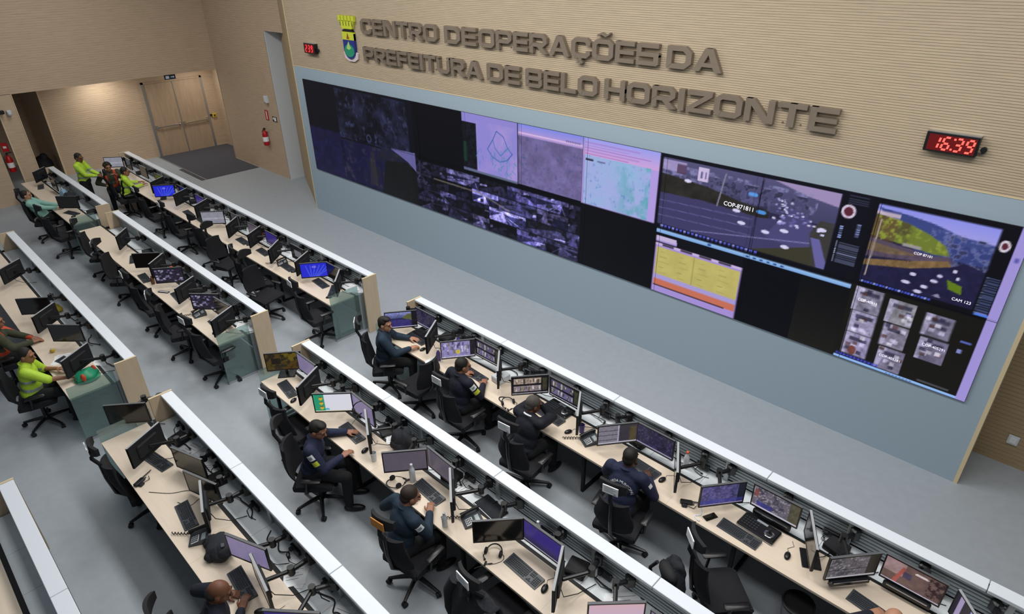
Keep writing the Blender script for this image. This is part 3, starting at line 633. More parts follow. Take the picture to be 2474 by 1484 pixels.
# ---------------------------------------------------------------- desk rows
ROWS = {   # key: x0, x1 of the partition, worktop x0, x1, y of the far cap edge, y of the worktop front, words
    'F': (7.88, 17.6, 7.80, 17.6, -2.655, -3.525, 'front right row'),
    'L': (-5.72, 6.60, -5.75, 6.42, -2.655, -3.525, 'front left row'),
    'R': (7.72, 16.8, 7.66, 16.8, -4.635, -5.445, 'middle right row'),
    'K': (-0.45, 6.42, -0.82, 6.25, -4.620, -5.435, 'middle left row'),
    'K2': (-5.60, -1.12, -5.95, -1.33, -4.620, -5.435, 'far left row'),
    'T': (7.50, 14.6, 7.42, 14.6, -6.535, -7.455, 'rear right row'),
    'J': (-0.75, 6.28, -1.0, 6.10, -6.560, -7.455, 'rear left row'),
    'W': (7.90, 13.0, 7.85, 13.0, -8.370, -9.230, 'rearmost row')}
PLACE = {'F': 'nearest the video wall on the right', 'L': 'nearest the video wall on the left', 'R': 'of the middle right row', 'K': 'of the middle left row',
         'K2': 'of the short far left row', 'T': 'of the rear right row', 'J': 'of the rear left row', 'W': 'of the row at the bottom left corner'}
def desk_row(k):
    x0, x1, w0, w1, y0, yf, words = ROWS[k]
    p = thing('partition', 'low slatted partition with white cap ' + PLACE[k], 'partition', ((x0+x1)/2, y0-.05, 0)); px = (x0+x1)/2; py = y0-.05
    T = Matrix.Translation((-px, -py, 0))
    mb = MB(); xx = x0; 
    while xx < x1-.01:
        xe = min(xx+1.995, x1); mb.rbox(((xx+xe)/2, y0-.07, 1.08), (xe-xx-.003, .14, .04), .004, M=T); xx += 2.0
    link('cap', mb.mesh('cap', 'cap_metal'), p)
    link('modesty_panel', MB().box((x0, y0-.043, .06), (x1, y0-.008, 1.06), M=T).mesh('modesty_panel', 'modesty'), p)
    mb = MB(); z = .75
    while z < 1.04:
        mb.prism([(y0-.046, z), (y0-.062, z+.006), (y0-.062, z+.026), (y0-.046, z+.032)], x0+.03, x1-.03, axis='x', M=T); z += .043
    link('slats', mb.mesh('slats', 'slat_metal'), p)
    link('top_rail', MB().box((x0, y0-.075, 1.035), (x1, y0-.043, 1.06), M=T).mesh('top_rail', 'post_metal'), p)
    xs = 9.43 if k == 'F' else x0+1.33
    ph = []
    a = xs-1.33*int((xs-x0-.3)/1.33)
    while a < x1-.2: ph.append(a); a += 1.33
    pm = cached('post', lambda: MB().rbox((0, 0, .895), (.055, .035, .33), .006).mesh('post', 'post_metal'))
    for a in ph: link('post', pm, p, (a-px, y0-.072-py, 0))
    for xa, xb in ((x0-.02, x0+.008), (x1-.008, x1+.02)):
        link('end_panel', MB().box((xa, y0-.285, 0), (xb, y0+.004, 1.105), M=T).mesh('end_panel', 'wood_end'), p)
        link('end_panel_edge', MB().box((xa-.001, y0-.286, 1.105), (xb+.001, y0+.005, 1.108), M=T).mesh('end_panel_edge', 'wood_edge'), p)
    # the worktop with its tray
    d = thing('desk', 'long pale wood desk with white cable tray ' + PLACE[k], 'desk', ((w0+w1)/2, yf+.3, 0)); dx = (w0+w1)/2; dy = yf+.3
    T = Matrix.Translation((-dx, -dy, 0)); yb = y0-.375
    mb = MB(); xx = w0
    while xx < w1-.01:
        xe = min(xx+2.66, w1); mb.box((xx+.0006, yf, .713), (xe-.0006, yb, .74), M=T); xx += 2.66
    link('worktop', mb.mesh('worktop', 'wood_desk'), d)
    link('cable_channel', MB().box((w0, yb, .70), (w1, yb+.045, .735), M=T).mesh('cable_channel', 'dark_gap'), d)
    mb = MB(); xx = max(w0, x0+.03); xend = min(w1, x1-.03)
    while xx < xend-.01:
        xe = min(xx+.665, xend); mb.box((xx+.002, yb+.047, .715), (xe-.002, y0-.055, .729), M=T); xx += .665
    link('cable_tray', mb.mesh('cable_tray', 'tray_metal'), d)
    lm = cached('desk_leg', lambda: MB().box((-.02, 0, .03), (.02, .04, .713)).box((-.02, 0, 0), (.02, .5, .035)).box((-.02, .0, .67), (.02, .5, .713)).mesh('desk_leg', 'soft_black'))
    a = w0+.12
    while a < w1: link('desk_leg', lm, d, (a-dx, yf+.12-dy, 0)); a += 1.99
    return p
for k in ROWS: desk_row(k)
# glass side screens and grey side plates at the row ends
def end_screen(k, right, label):
    x0, x1, w0, w1, y0, yf, words = ROWS[k]
    x = (w1+.012) if right else (w0-.012)
    g = thing('glass_side_screen', label, 'glass screen', (x, (yf+y0)/2-.14, 0))
    h0, h1 = yf-((yf+y0)/2-.14), y0-.30-((yf+y0)/2-.14)
    link('pane', MB().box((-.005, h0, .04), (.005, h1, .92)).mesh('pane', 'glass'), g)
    link('foot_rail', MB().box((-.02, h0, 0), (.02, h1, .04)).mesh('foot_rail', 'silver'), g)
    link('side_plate', MB().box((-.012 if right else -.01, h1, .0), (.012, h1+.17, .74)).mesh('side_plate', 'slat_metal'), g)
end_screen('L', True, 'glass side screen at the aisle end of the front left row')
end_screen('K', True, 'glass side screen at the aisle end of the middle left row')
end_screen('K2', True, 'glass side screen at the near end of the short far left row')
end_screen('J', True, 'glass side screen at the aisle end of the rear left row')
end_screen('F', False, 'glass side screen at the aisle end of the front right row')
end_screen('R', False, 'glass side screen at the aisle end of the middle right row')
end_screen('T', False, 'glass side screen at the aisle end of the rear right row')

# ---------------------------------------------------------------- monitors
MW, MH = .505, .298
def pic(kind):
    c = Canvas(0, 0, 1, .59, 56, '101018'); n2 = c.fbm(8, 3); n3 = c.fbm(22, 4); A = c.mask(0, 0, 1, 1); r = np.random.default_rng(len(kind)*7+ord(kind[0]))
    if kind == 'lavender':
        c.a[:] = srgb('80769a'); c.mul(A, n2, .04); c.rect(.5, 0, .505, 1, '766c90')
    elif kind == 'greylav':
        c.a[:] = srgb('5a5360'); c.mul(A, n3, .05)
    elif kind == 'purple':
        c.a[:] = srgb('382c78'); c.grad(0, 0, 1, .25, '1d1a38', '382c78'); c.rect(0, 0, 1, .03, 'a9a6c0')
    elif kind == 'wallpaper':
        c.a[:] = srgb('2a2fd6'); 
        for k in range(7): c.line([(.32+.05*k, .02), (.25+.12*k, .28), (.2+.17*k, .5)], .035, '5a78ee', .6)
        c.disc(.5, .44, .09, .05, '8f88f0', .7)
    elif kind == 'white':
        c.a[:] = srgb('e2e2ee'); c.rect(0, 0, .28, 1, '2c9a72'); c.rect(.28, 0, .285, 1, 'c8d4dc'); c.rect(0, 0, 1, .03, 'd8d2b4')
        for z in (.12, .28, .44): c.disc(.19, z, .05, .05, 'd2b13a'); c.rect(.16, z+.04, .22, z+.07, '7a5a30')
        c.disc(.33, .08, .06, .04, '5ab8d4')
    elif kind == 'people':
        c.a[:] = srgb('8f88b8'); 
        for k in range(26): x, z = r.uniform(0, .82), r.uniform(.08, .5); c.rect(x, z, x+.05, z+.13, ['4a4270', 'c4bfe0', '5c5484', 'd8d4ee', '7a7050'][k % 5], .8)
        c.disc(.5, .2, .07, .08, 'c9b64a'); c.rect(.86, 0, 1, 1, '26222e'); c.rect(0, 0, 1, .04, 'b8b4cc'); c.mul(A, n3, .25)
    elif kind in ('cctv', 'cctv2'):
        c.a[:] = srgb('16151a'); cols = ['8a7d86', 'a08c80', '6e6478', '96886e'] if kind == 'cctv' else ['6a648c', '544e74', '827a9c', '46405c']
        for b in range(2):
            z0 = .08+b*.26; c.rect(.04, z0, .82, z0+.2, cols[b]); 
            for k in range(18): x = r.uniform(.05, .78); c.rect(x, z0+r.uniform(0, .1), x+.04, z0+r.uniform(.12, .2), ['d8ccc0', '3a343c', '97a070', '5a4e52'][k % 4], .75)
        c.rect(.84, .08, .97, .52, '3a3a2c'); c.rect(0, 0, 1, .035, 'a9a6b0'); c.mul(A, n3, .3)
    elif kind == 'road':
        c.a[:] = srgb('2c2a52'); c.grad(0, .36, 1, .6, '4a527c', '8f95d2'); c.poly([(.55, .36), (.7, .5), (1, .52), (1, .2), (.7, .3)], '5c6238'); c.rect(0, 0, .8, .3, '3a3472'); c.rect(.84, 0, 1, 1, '16161f'); c.mul(A, n3, .25); c.rect(0, 0, 1, .03, 'c9c2dd')
    elif kind == 'dusk':
        c.a[:] = srgb('4a4674'); c.mul(A, n2, .5); c.blot(A, n3, .55, .7, '8078a8', .6); c.rect(.84, 0, 1, 1, '1e2230'); c.rect(0, .05, 1, .16, '3f3f96', .6); c.rect(0, 0, 1, .035, '9a92b4')
    elif kind == 'dark':
        c.a[:] = srgb('2a2740'); c.mul(A, n2, .4); c.blot(A, n3, .58, .7, '5a5478', .6); c.rect(0, 0, 1, .04, '9490b0')
    elif kind == 'street':
        c.a[:] = srgb('6a6470'); c.blot(A, n2, .45, .65, '3c3a48', .8); c.blot(A, n3, .58, .7, 'b9b2be', .7); c.rect(.02, .3, .12, .5, '8a4a40', .8); c.rect(.1, .03, .45, .18, '3a3a90', .7); c.rect(.8, 0, 1, 1, '4c4a34', .8); c.rect(0, 0, 1, .04, 'c4c0cc')
    elif kind == 'doc':
        c.a[:] = srgb('7d7a86'); 
        for z in (.12, .27, .42): c.rect(0, z, .5, z+.02, '2c2a34')
        c.rect(.5, 0, .52, 1, 'a8a2b8'); c.rect(.52, 0, 1, 1, '3c3840'); c.rect(.8, .05, .96, .5, '504630'); c.mul(A, n3, .15); c.rect(0, 0, 1, .04, 'b4b0c0')
    elif kind == 'greyroad':
        c.a[:] = srgb('5e5a60'); c.blot(A, n2, .5, .7, '3a3a40', .7); c.blot(A, n3, .6, .7, 'a8a4a6', .7); c.rect(.8, 0, 1, 1, '2a2824'); c.rect(0, 0, 1, .04, 'b4b0b8'); c.rect(0, .22, .8, .24, '2a2830')
    elif kind == 'plaza':
        c.a[:] = srgb('6a5450'); c.rect(0, .25, .35, 1, '9a7f80'); c.poly([(.18, .02), (.26, .02), (.36, .5), (.3, .5)], 'a4564e'); c.rect(.33, .25, .47, .4, '4a4258'); c.disc(.62, .48, .12, .03, 'd8c8c8'); c.blot(c.mask(.75, 0, 1, 1), n3, .45, .6, '2c2024', .9); c.rect(0, 0, 1, .035, 'c4bcd0'); c.mul(A, n2, .2)
    elif kind == 'amber':
        c.a[:] = srgb('4c3e1a'); c.rect(.5, .3, 1, 1, '6a5a14', .8); c.rect(.5, .0, 1, .3, '4c3814', .8); c.blot(A, n2, .48, .62, '231f18', .9); c.rect(.15, .2, .42, .42, '1d1a16', .9)
    elif kind == 'mosaic':
        c.a[:] = srgb('2a2634'); 
        for k in range(60): x, z = r.uniform(0, .9), r.uniform(0, .5); c.rect(x, z, x+.08, z+.05, ['8880a8', '3c3854', 'b4aec6', '1c1a24', '6a6488'][k % 5], .85)
    elif kind == 'grey':
        c.a[:] = srgb('8f8f9c'); c.rect(0, .2, 1, .3, 'b0b0ba', .6); c.mul(A, n2, .1)  # pale reflection on the glass, painted as a glowing screen picture
    elif kind == 'window':
        c.a[:] = srgb('1a1a1e'); c.rect(.25, .12, .8, .42, '6c6c72')
    elif kind == 'pink':
        c.a[:] = srgb('d8b8c4'); c.grad(0, 0, 1, .6, 'c8b8d8', 'd8b0bc')
    elif kind == 'stripes':
        c.a[:] = srgb('2c2a34')
        for k in range(3): c.rect(.1+.3*k, 0, .2+.3*k, 1, ['a89ac0', '9aa0d8', '6a5a70'][k])
    return c.a
def monitor(x, y, yaw, look, label, k, arm=None, foot=False, cable=True, z=1.0, tilt=0.0, size=1.0):
    rz = R(yaw); m = thing('monitor', label, 'monitor', (x, y, .74), rz, 'monitors on the desk rows')
    zz = z-.74; y0 = ROWS[k][4]; W, H = MW*size, MH*size
    cr = lambda nm, mb, mm, sm=False: link(nm, mb.mesh(nm, mm, sm), m)
    key = ('case', size)
    def mkcase():
        b = MB(); W2, H2 = W/2, H/2; t = .013
        b.box((-W2, -.012, H2-t), (W2, .012, H2)).box((-W2, -.012, -H2), (W2, .012, -H2+t*1.5)).box((-W2, -.012, -H2+t*1.5), (-W2+t, .012, H2-t)).box((W2-t, -.012, -H2+t*1.5), (W2, .012, H2-t))
        return b.mesh('bezel', 'black_plastic')
    link('bezel', cached(key, mkcase), m, (0, 0, zz))
    def mkback():
        b = MB(); b.box((-W/2+.004, .002, -H/2+.004), (W/2-.004, .018, H/2-.004)); b.rbox((0, .026, 0), (W*.6, .03, H*.62), .012); return b.mesh('back_shell', 'soft_black')
    link('back_shell', cached(('back', size), mkback), m, (0, 0, zz))
    link('top_edge', cached(('rim', size, yaw < -5), lambda: MB().box((-W/2, -.0125, H/2), (W/2, .012, H/2+.0025)).mesh('top_edge', 'rim_lit' if yaw < -5 else 'rim_grey')), m, (0, 0, zz))  # paler rim on right-turned monitors: light on the top edge put into the colour
    if look == 'off':
        link('screen', cached(('off', size), lambda: MB().box((-W/2+.012, -.0095, -H/2+.018), (W/2-.012, -.002, H/2-.012)).mesh('screen', 'screen_off')), m, (0, 0, zz))
    else:
        link('screen', cached((look, size), lambda: grid_mesh('screen', pic(look), W-.025, H-.032, 'screen_picture', -.0098)), m, (0, 0, zz+.003))
    inv = Matrix.Rotation(-rz, 3, 'Z')
    if foot:
        cr('stand', MB().tube([(0, .05, .01), (0, .045, zz)], .02, 8).rbox((0, .045, .008), (.24, .18, .016), .005), 'black_plastic')
    else:
        cl = Vector((x+(-.12 if yaw > 30 else (.12 if yaw < -30 else .04)), y0-.115, .95)); v = inv @ (cl-Vector((x, y, .74)))
        a = Vector((0, .045, zz)); e = (a+v)*.5+inv @ Vector((-.10 if yaw > 30 else (.10 if yaw < -30 else .05), .03 if abs(yaw) > 30 else .0, .02))
        sa = cr('support_arm', MB().tube([a, a+(e-a)*.15, e], .021, 8).tube([e, v], .025, 8).lathe([(.034, -.045), (.034, .05)], 10, c=tuple(e)), 'black_plastic', True)
        link('clamp', MB().rbox(tuple(v), (.09, .08, .13), .014).mesh('clamp', 'black_plastic'), sa)
    if cable:
        c0 = Vector((.05, .04, zz-.08)); c2 = inv @ Vector((.18, max(.05, y0-.22-y), 0)); c2.z = -.004
        cr('cable', MB().tube([c0, c0+Vector((.02, .03, -.07)), (c0+c2)*.5+Vector((.03, 0, -.06)), c2], .0045, 5), 'black_plastic', True)
    return m
OFFS = 'switched off'
MONS = [  # row, x, y, yaw, look, label, arm dx
 ('F', 8.10, -3.25, 53, 'road', 'left monitor showing a road view at the seated man in teal jacket', .25),
 ('F', 8.41, -2.99, 0, 'dark', 'centre monitor with dark map at the aisle end of the front right row', .1),
 ('F', 8.86, -3.26, -58, 'off', 'right-hand monitor turned side-on beside the first front right desk', .0),
 ('F', 9.41, -3.22, 53, 'people', 'left monitor showing a crowd picture behind the man with headset', .25),
 ('F', 9.80, -2.99, 0, 'cctv2', 'centre monitor with purple camera rows at second front right desk', .1),
 ('F', 10.22, -3.19, -48, 'off', 'side-on monitor standing beside the white printer box', .05),
 ('F', 10.78, -3.16, 50, 'cctv', 'left monitor with two camera strips in front of the suited man', .25),
 ('F', 11.23, -2.98, 0, 'cctv2', 'centre monitor with camera tiles before the man in glasses', .1),
 ('F', 11.63, -3.19, -56, 'off', 'edge-on monitor beside the purple cup', .05),
 ('F', 12.22, -3.18, 52, 'doc', 'left monitor with grey text columns beside the desk phone', .25),
 ('F', 12.62, -2.99, 0, 'dark', 'centre dark monitor in front of the officer seen from behind', .1),
 ('F', 13.03, -3.20, -60, 'off', 'edge-on monitor above the two-way radio lying on the desk', .05),
 ('F', 13.60, -3.23, 52, 'dusk', 'left monitor with blue dusk street by the draped empty chair', .25),
 ('F', 14.08, -3.00, 0, 'street', 'centre monitor showing a busy street above the camera controller', .1),
 ('F', 14.52, -3.20, -62, 'off', 'tall edge-on brown monitor right of the black camera controller', .05),
 ('F', 14.92, -3.24, 50, 'greyroad', 'left monitor with grey road views near the bottom right corner', .25),
 ('F', 15.37, -3.02, 0, 'plaza', 'centre monitor with reddish plaza view near the bottom right corner', .1),
 ('F', 15.86, -3.20, -50, 'stripes', 'striped monitor cut by the bottom edge at the far right', .05),
 ('R', 7.81, -5.12, 51, 'amber', 'amber lit monitor on a foot at the aisle end, middle right row', .25),
 ('R', 8.20, -4.97, 0, 'lavender', 'lavender monitor half hidden behind the amber one', .1),
 ('R', 8.61, -5.19, -62, 'off', 'dark monitor seen from behind, first desk of the middle right row', .05),
 ('R', 9.17, -5.17, 46, 'white', 'bright white and green monitor behind the leaning officer', .25),
 ('R', 9.58, -4.99, -2, 'lavender', 'lavender centre monitor with a headset hung on its edge', .1),
 ('R', 9.98, -5.20, -31, 'off', 'edge-on monitor right of the leaning officer, by the backpack', .05),
 ('R', 10.72, -5.21, 50, 'greylav', 'grey monitor behind the clear water bottle', .25),
 ('R', 11.10, -4.99, -3, 'greylav', 'grey centre monitor above the keyboard and small tablet', .1),
 ('R', 11.50, -5.20, -40, 'off', 'edge-on monitor above the spray bottle', .05),
 ('R', 12.20, -5.20, 48, 'off', 'large black switched off monitor beside the desk phone', .25),
 ('R', 12.62, -5.00, 0, 'purple', 'purple lit centre monitor beyond the black headset', .1),
 ('R', 13.00, -5.22, -60, 'off', 'edge-on monitor right of the long keyboard and mouse', .05),
 ('R', 13.60, -5.15, 45, 'pink', 'pink lit monitor cut by the bottom edge of the photo', .25),
 ('R', 14.10, -5.00, 0, 'lavender', 'lavender centre monitor beyond the bottom edge, middle right row', .1),
 ('T', 7.44, -7.08, 50, 'off', 'dark monitor at the aisle end of the rear right row', .25),
 ('T', 8.25, -7.14, -62, 'off', 'dark monitor seen from behind above a keyboard, rear right row', .05),
 ('T', 8.86, -6.90, 18, 'off', 'low dark centre monitor, first of two in the rear right row', .1),
 ('T', 9.36, -6.96, 18, 'off', 'low dark centre monitor, second of two in the rear right row', .1),
 ('T', 9.72, -7.08, -20, 'off', 'edge-on monitor with bright top, left of the black bag', .05),
 ('T', 10.62, -7.04, 21, 'lavender', 'lavender monitor beside the black bag in the rear right row', .1),
 ('T', 11.04, -7.12, -10, 'off', 'edge-on brown monitor right of the lavender one, rear right row', .05),
 ('T', 11.62, -7.12, 40, 'purple', 'monitor with purple band cut by the bottom edge, rear right row', .25),
 ('L', 5.45, -3.20, 53, 'wallpaper', 'monitor with bright blue wallpaper nearest the aisle, front left row', .25),
 ('L', 5.85, -3.02, 0, 'off', 'black monitor right of the aisle blue wallpaper monitor', .1),
 ('L', 6.24, -3.20, -42, 'greylav', 'edge-on monitor at the aisle end of the front left row', .0),
 ('L', 4.56, -3.02, 0, 'window', 'dark monitor with a grey window, left of the blue wallpaper', .1),
 ('L', 5.03, -3.20, -58, 'off', 'edge-on monitor touching the blue wallpaper monitor', .0),
 ('L', 4.12, -3.28, -50, 'off', 'dark monitor seen from behind beside a white phone', .1),
 ('L', 3.53, -3.02, 0, 'purple', 'plain purple monitor in the front left row', .1),
 ('L', 2.80, -3.04, 0, 'greylav', 'greyish pink monitor below the red cloth, front left row', .1),
 ('L', 3.12, -3.18, -56, 'off', 'edge-on monitor left of the plain purple monitor', .0),
 ('L', 2.25, -3.25, -50, 'off', 'dark back-turned monitor left of the red cloth', .1),
 ('L', 1.85, -3.02, 0, 'off', 'dark centre monitor right of the pale grey monitor', .1),
 ('L', 1.35, -3.28, 48, 'grey', 'pale grey monitor with painted reflection, middle of the front left row', .25),
 ('L', 0.10, -3.02, 0, 'purple', 'small purple monitor beside the orange item, front left row', .1),
 ('L', 0.55, -3.18, -56, 'off', 'edge-on monitor right of the small purple one', .0),
 ('L', -1.42, -3.28, 52, 'wallpaper', 'monitor with bright blue wallpaper near the far end, front left row', .25),
 ('L', -1.00, -3.02, 0, 'off', 'black monitor right of the far blue wallpaper monitor', .1),
 ('L', -0.62, -3.18, -58, 'off', 'edge-on monitor beyond the far blue wallpaper monitor', .0),
 ('L', -2.45, -3.02, 0, 'off', 'black monitor behind the man in hi-vis sitting', .1),
 ('L', -2.05, -3.20, -56, 'off', 'edge-on black monitor left of the far blue wallpaper', .0),
 ('L', -5.20, -3.25, 50, 'grey', 'pale monitor at the farthest end behind the woman in orange straps', .25),
 ('L', -4.75, -3.02, 0, 'off', 'black monitor at the farthest end of the front left row', .1),
 ('L', -3.55, -3.02, 0, 'off', 'black monitor right in front of the seated hi-vis man', .1),
 ('K', 5.66, -5.02, 4, 'off', 'dark greenish monitor at the aisle end of the middle left row', .1),
 ('K', 6.06, -5.20, -62, 'off', 'edge-on monitor at the aisle end of the middle left row', .0),
 ('K', 5.18, -5.10, 40, 'mosaic', 'monitor with small picture tiles behind the grey desk phone', .25),
 ('K', 4.50, -5.15, -58, 'off', 'edge-on monitor right of the camera tile monitor, middle left row', .0),
 ('K', 3.66, -5.12, 52, 'mosaic', 'monitor with camera tiles beside the brown bottle', .25),
 ('K', 3.08, -5.10, -48, 'off', 'edge-on monitor between the black screen and the tile screen', .0),
 ('K', 2.67, -5.14, 49, 'off', 'wide black switched off monitor, middle left row', .25),
 ('K', 1.15, -5.08, -40, 'amber', 'brownish monitor by the empty end of the middle left row', .1),
 ('K2', -5.40, -5.02, -45, 'off', 'dark monitor on the far end of the short far left row', .1),
 ('K2', -4.20, -5.00, 0, 'off', 'dark centre monitor of the short far left row', .1),
 ('K2', -2.30, -5.18, 42, 'off', 'dark tilted monitor right of the man in teal', .25),
 ('J', 3.20, -7.12, 50, 'off', 'grey dark monitor below the yellow cloth, rear left row', .25),
 ('J', 3.80, -7.10, -50, 'off', 'edge-on monitor with bright rim right of the yellow cloth', .0),
 ('J', 4.60, -7.02, 42, 'off', 'dark monitor above the orange ball, rear left row', .25),
 ('J', 5.60, -7.14, -55, 'off', 'dark monitor before the outstretched arm, rear left row', .0),
 ('J', 1.30, -7.05, -50, 'off', 'dark monitor near the left edge of the photo, rear left row', .0),
]
for k, x, y, yw, look, lb, arm in MONS:
    m_ = monitor(x, y, yw, look, lb, k, arm, foot=lb.startswith(('amber lit', 'tall edge-on brown')), z=.94 if lb.startswith('low dark') else 1.0)
    if lb.startswith(('left monitor with grey road', 'centre monitor showing a busy', 'centre monitor with reddish')):
        b = MB().rbox((0, -.02, .075), (.40, .05, .06), .01).box((-.17, -.047, .09), (.17, -.044, .10), 1); link('speaker_bar', b.mesh('speaker_bar', ['black_plastic', 'silver']), m_)

# ---------------------------------------------------------------- office chairs
def chair_parts():
    P = {}
    b = MB()
    for k in range(5):
        a = 2*math.pi*k/5+.3; u = Vector((math.cos(a), math.sin(a), 0))
        b.tube([Vector((0, 0, .115)), u*.16+Vector((0, 0, .10)), u*.31+Vector((0, 0, .075))], [.03, .024, .017], 8)
    b.lathe([(.045, .08), (.045, .13), (.03, .15)], 12)
    P['base'] = ('star_base', b.mesh('star_base', 'black_plastic', True))
    c = MB()
    for s in (-.014, .014): c.lathe([(.012, -.011), (.029, -.011), (.031, 0), (.029, .011), (.012, .011)], 14, M=Matrix.Translation((s, 0, .031)) @ Matrix.Rotation(R(90), 4, 'Y'))
    c.box((-.006, -.006, .03), (.006, .006, .075))
    P['caster'] = ('caster', c.mesh('caster', 'soft_black', True))
    P['lift'] = ('gas_lift', MB().lathe([(.03, .14), (.03, .3), (.02, .3), (.02, .42)], 12).mesh('gas_lift', 'black_plastic', True))
    s = MB()                                                   # seat with rolled front edge
    prof = [(-.23, .43), (-.23, .485), (-.20, .50), (.12, .50), (.20, .49), (.245, .46), (.235, .43), (.1, .42), (-.1, .42)]
    s.prism(prof, -.235, .235, axis='x'); s.prism([(y_*.93, z_*.985+.008) for y_, z_ in prof], -.25, .25, axis='x')
    P['seat'] = ('seat', s.mesh('seat', 'fabric_black', True))
    bk = MB()                                                  # curved backrest
    nu, nv = 9, 8; vs = []
    for sd in (0, 1):
        for j in range(nv):
            t = j/(nv-1); z = .55+.45*t; wd = .17+.06*math.sin(math.pi*min(t*1.1+.12, 1))
            for i in range(nu):
                u = -1+2*i/(nu-1); y = -.235-.07*t+.05*u*u-.035*math.sin(math.pi*t)*.6
                vs.append((u*wd, y-(.045 if sd else 0)*(1-.6*u**4), z))
    n = nu*nv; fs = []
    for j in range(nv-1):
        for i in range(nu-1):
            q = (j*nu+i, j*nu+i+1, (j+1)*nu+i+1, (j+1)*nu+i); fs += [q, tuple(n+k for k in reversed(q))]
    edge = [i for i in range(nu)]+[(j+1)*nu-1 for j in range(1, nv)]+[n-1-i for i in range(1, nu)]+[(nv-1-j)*nu for j in range(1, nv-1)]
    for a_, b_ in zip(edge, edge[1:]+edge[:1]): fs.append((b_, a_, n+a_, n+b_))
    bk.add(vs, fs); P['back'] = ('backrest', bk.mesh('backrest', 'fabric_black', True))
    P['bar'] = ('back_bar', MB().tube([(0, -.05, .43), (0, -.2, .42), (0, -.31, .55), (0, -.345, .8), (0, -.35, 1.02)], .022, 8).mesh('back_bar', 'black_plastic', True))
    h = MB()
    for k in range(11):
        u = -1+2*k/10; e_ = u*u
        h.v += [(u*.15, -.40+.05*e_, 1.19+.03*e_), (u*.15, -.365+.05*e_, 1.19+.03*e_), (u*.15, -.36+.05*e_, 1.345-.035*e_), (u*.15, -.395+.05*e_, 1.345-.035*e_)]
    for k in range(10):
        for j in range(4): h.f.append((k*4+j, k*4+(j+1) % 4, k*4+4+(j+1) % 4, k*4+4+j))
    h.f += [(0, 1, 2, 3), (43, 42, 41, 40)]; h.m = [0]*len(h.f)
    h.tube([(0, -.345, 1.0), (0, -.40, 1.12), (0, -.385, 1.22)], .022, 8)
    P['head'] = ('headrest', h.mesh('headrest', 'soft_black', True))
    for s_ in (-1, 1):
        a = MB().tube([(s_*.235, -.05, .44), (s_*.29, -.05, .47), (s_*.295, -.03, .62)], .016, 8).rbox((s_*.295, .02, .64), (.075, .25, .035), .012)
        P['arm%d' % s_] = ('armrest', a.mesh('armrest', 'black_plastic', True))
    tg = MB().box((-.085, -.4155, 1.215), (.085, -.405, 1.315))
    for k in range(4): tg.box((-.065, -.4165, 1.24+k*.018), (.065-.03*(k % 2), -.4155, 1.246+k*.018), 1)
    tg.box((.04, -.4165, 1.222), (.07, -.4155, 1.232), 1)
    P['tag'] = ('tag', tg.mesh('tag', ['paper', 'paper_print'])); P['tag_o'] = ('tag', tg.mesh('tag', ['tag_orange', 'tag_orange']))
    return P
CP = chair_parts()
def chair(x, y, yaw, label, tagm='tag', spin=0.0, head=True):
    c = thing('office_chair', label, 'chair', (x, y, 0), R(yaw), 'black office chairs')
    for k in ('base', 'lift', 'seat', 'back', 'bar', 'head', 'arm-1', 'arm1'):
        if k == 'head' and not head: continue
        nm, me = CP[k]; o = link(nm, me, c)
        if k == 'base':
            o.rotation_euler.z = R(spin)
            for q in range(5):
                a = 2*math.pi*q/5+.3; link('caster', CP['caster'][1], o, (.31*math.cos(a), .31*math.sin(a), 0), (0, 0, a+1.1))
        if k == 'head' and tagm: lbl(link('tag', CP[tagm][1], o), 'white paper tag' if tagm == 'tag' else 'orange tag')
    return c
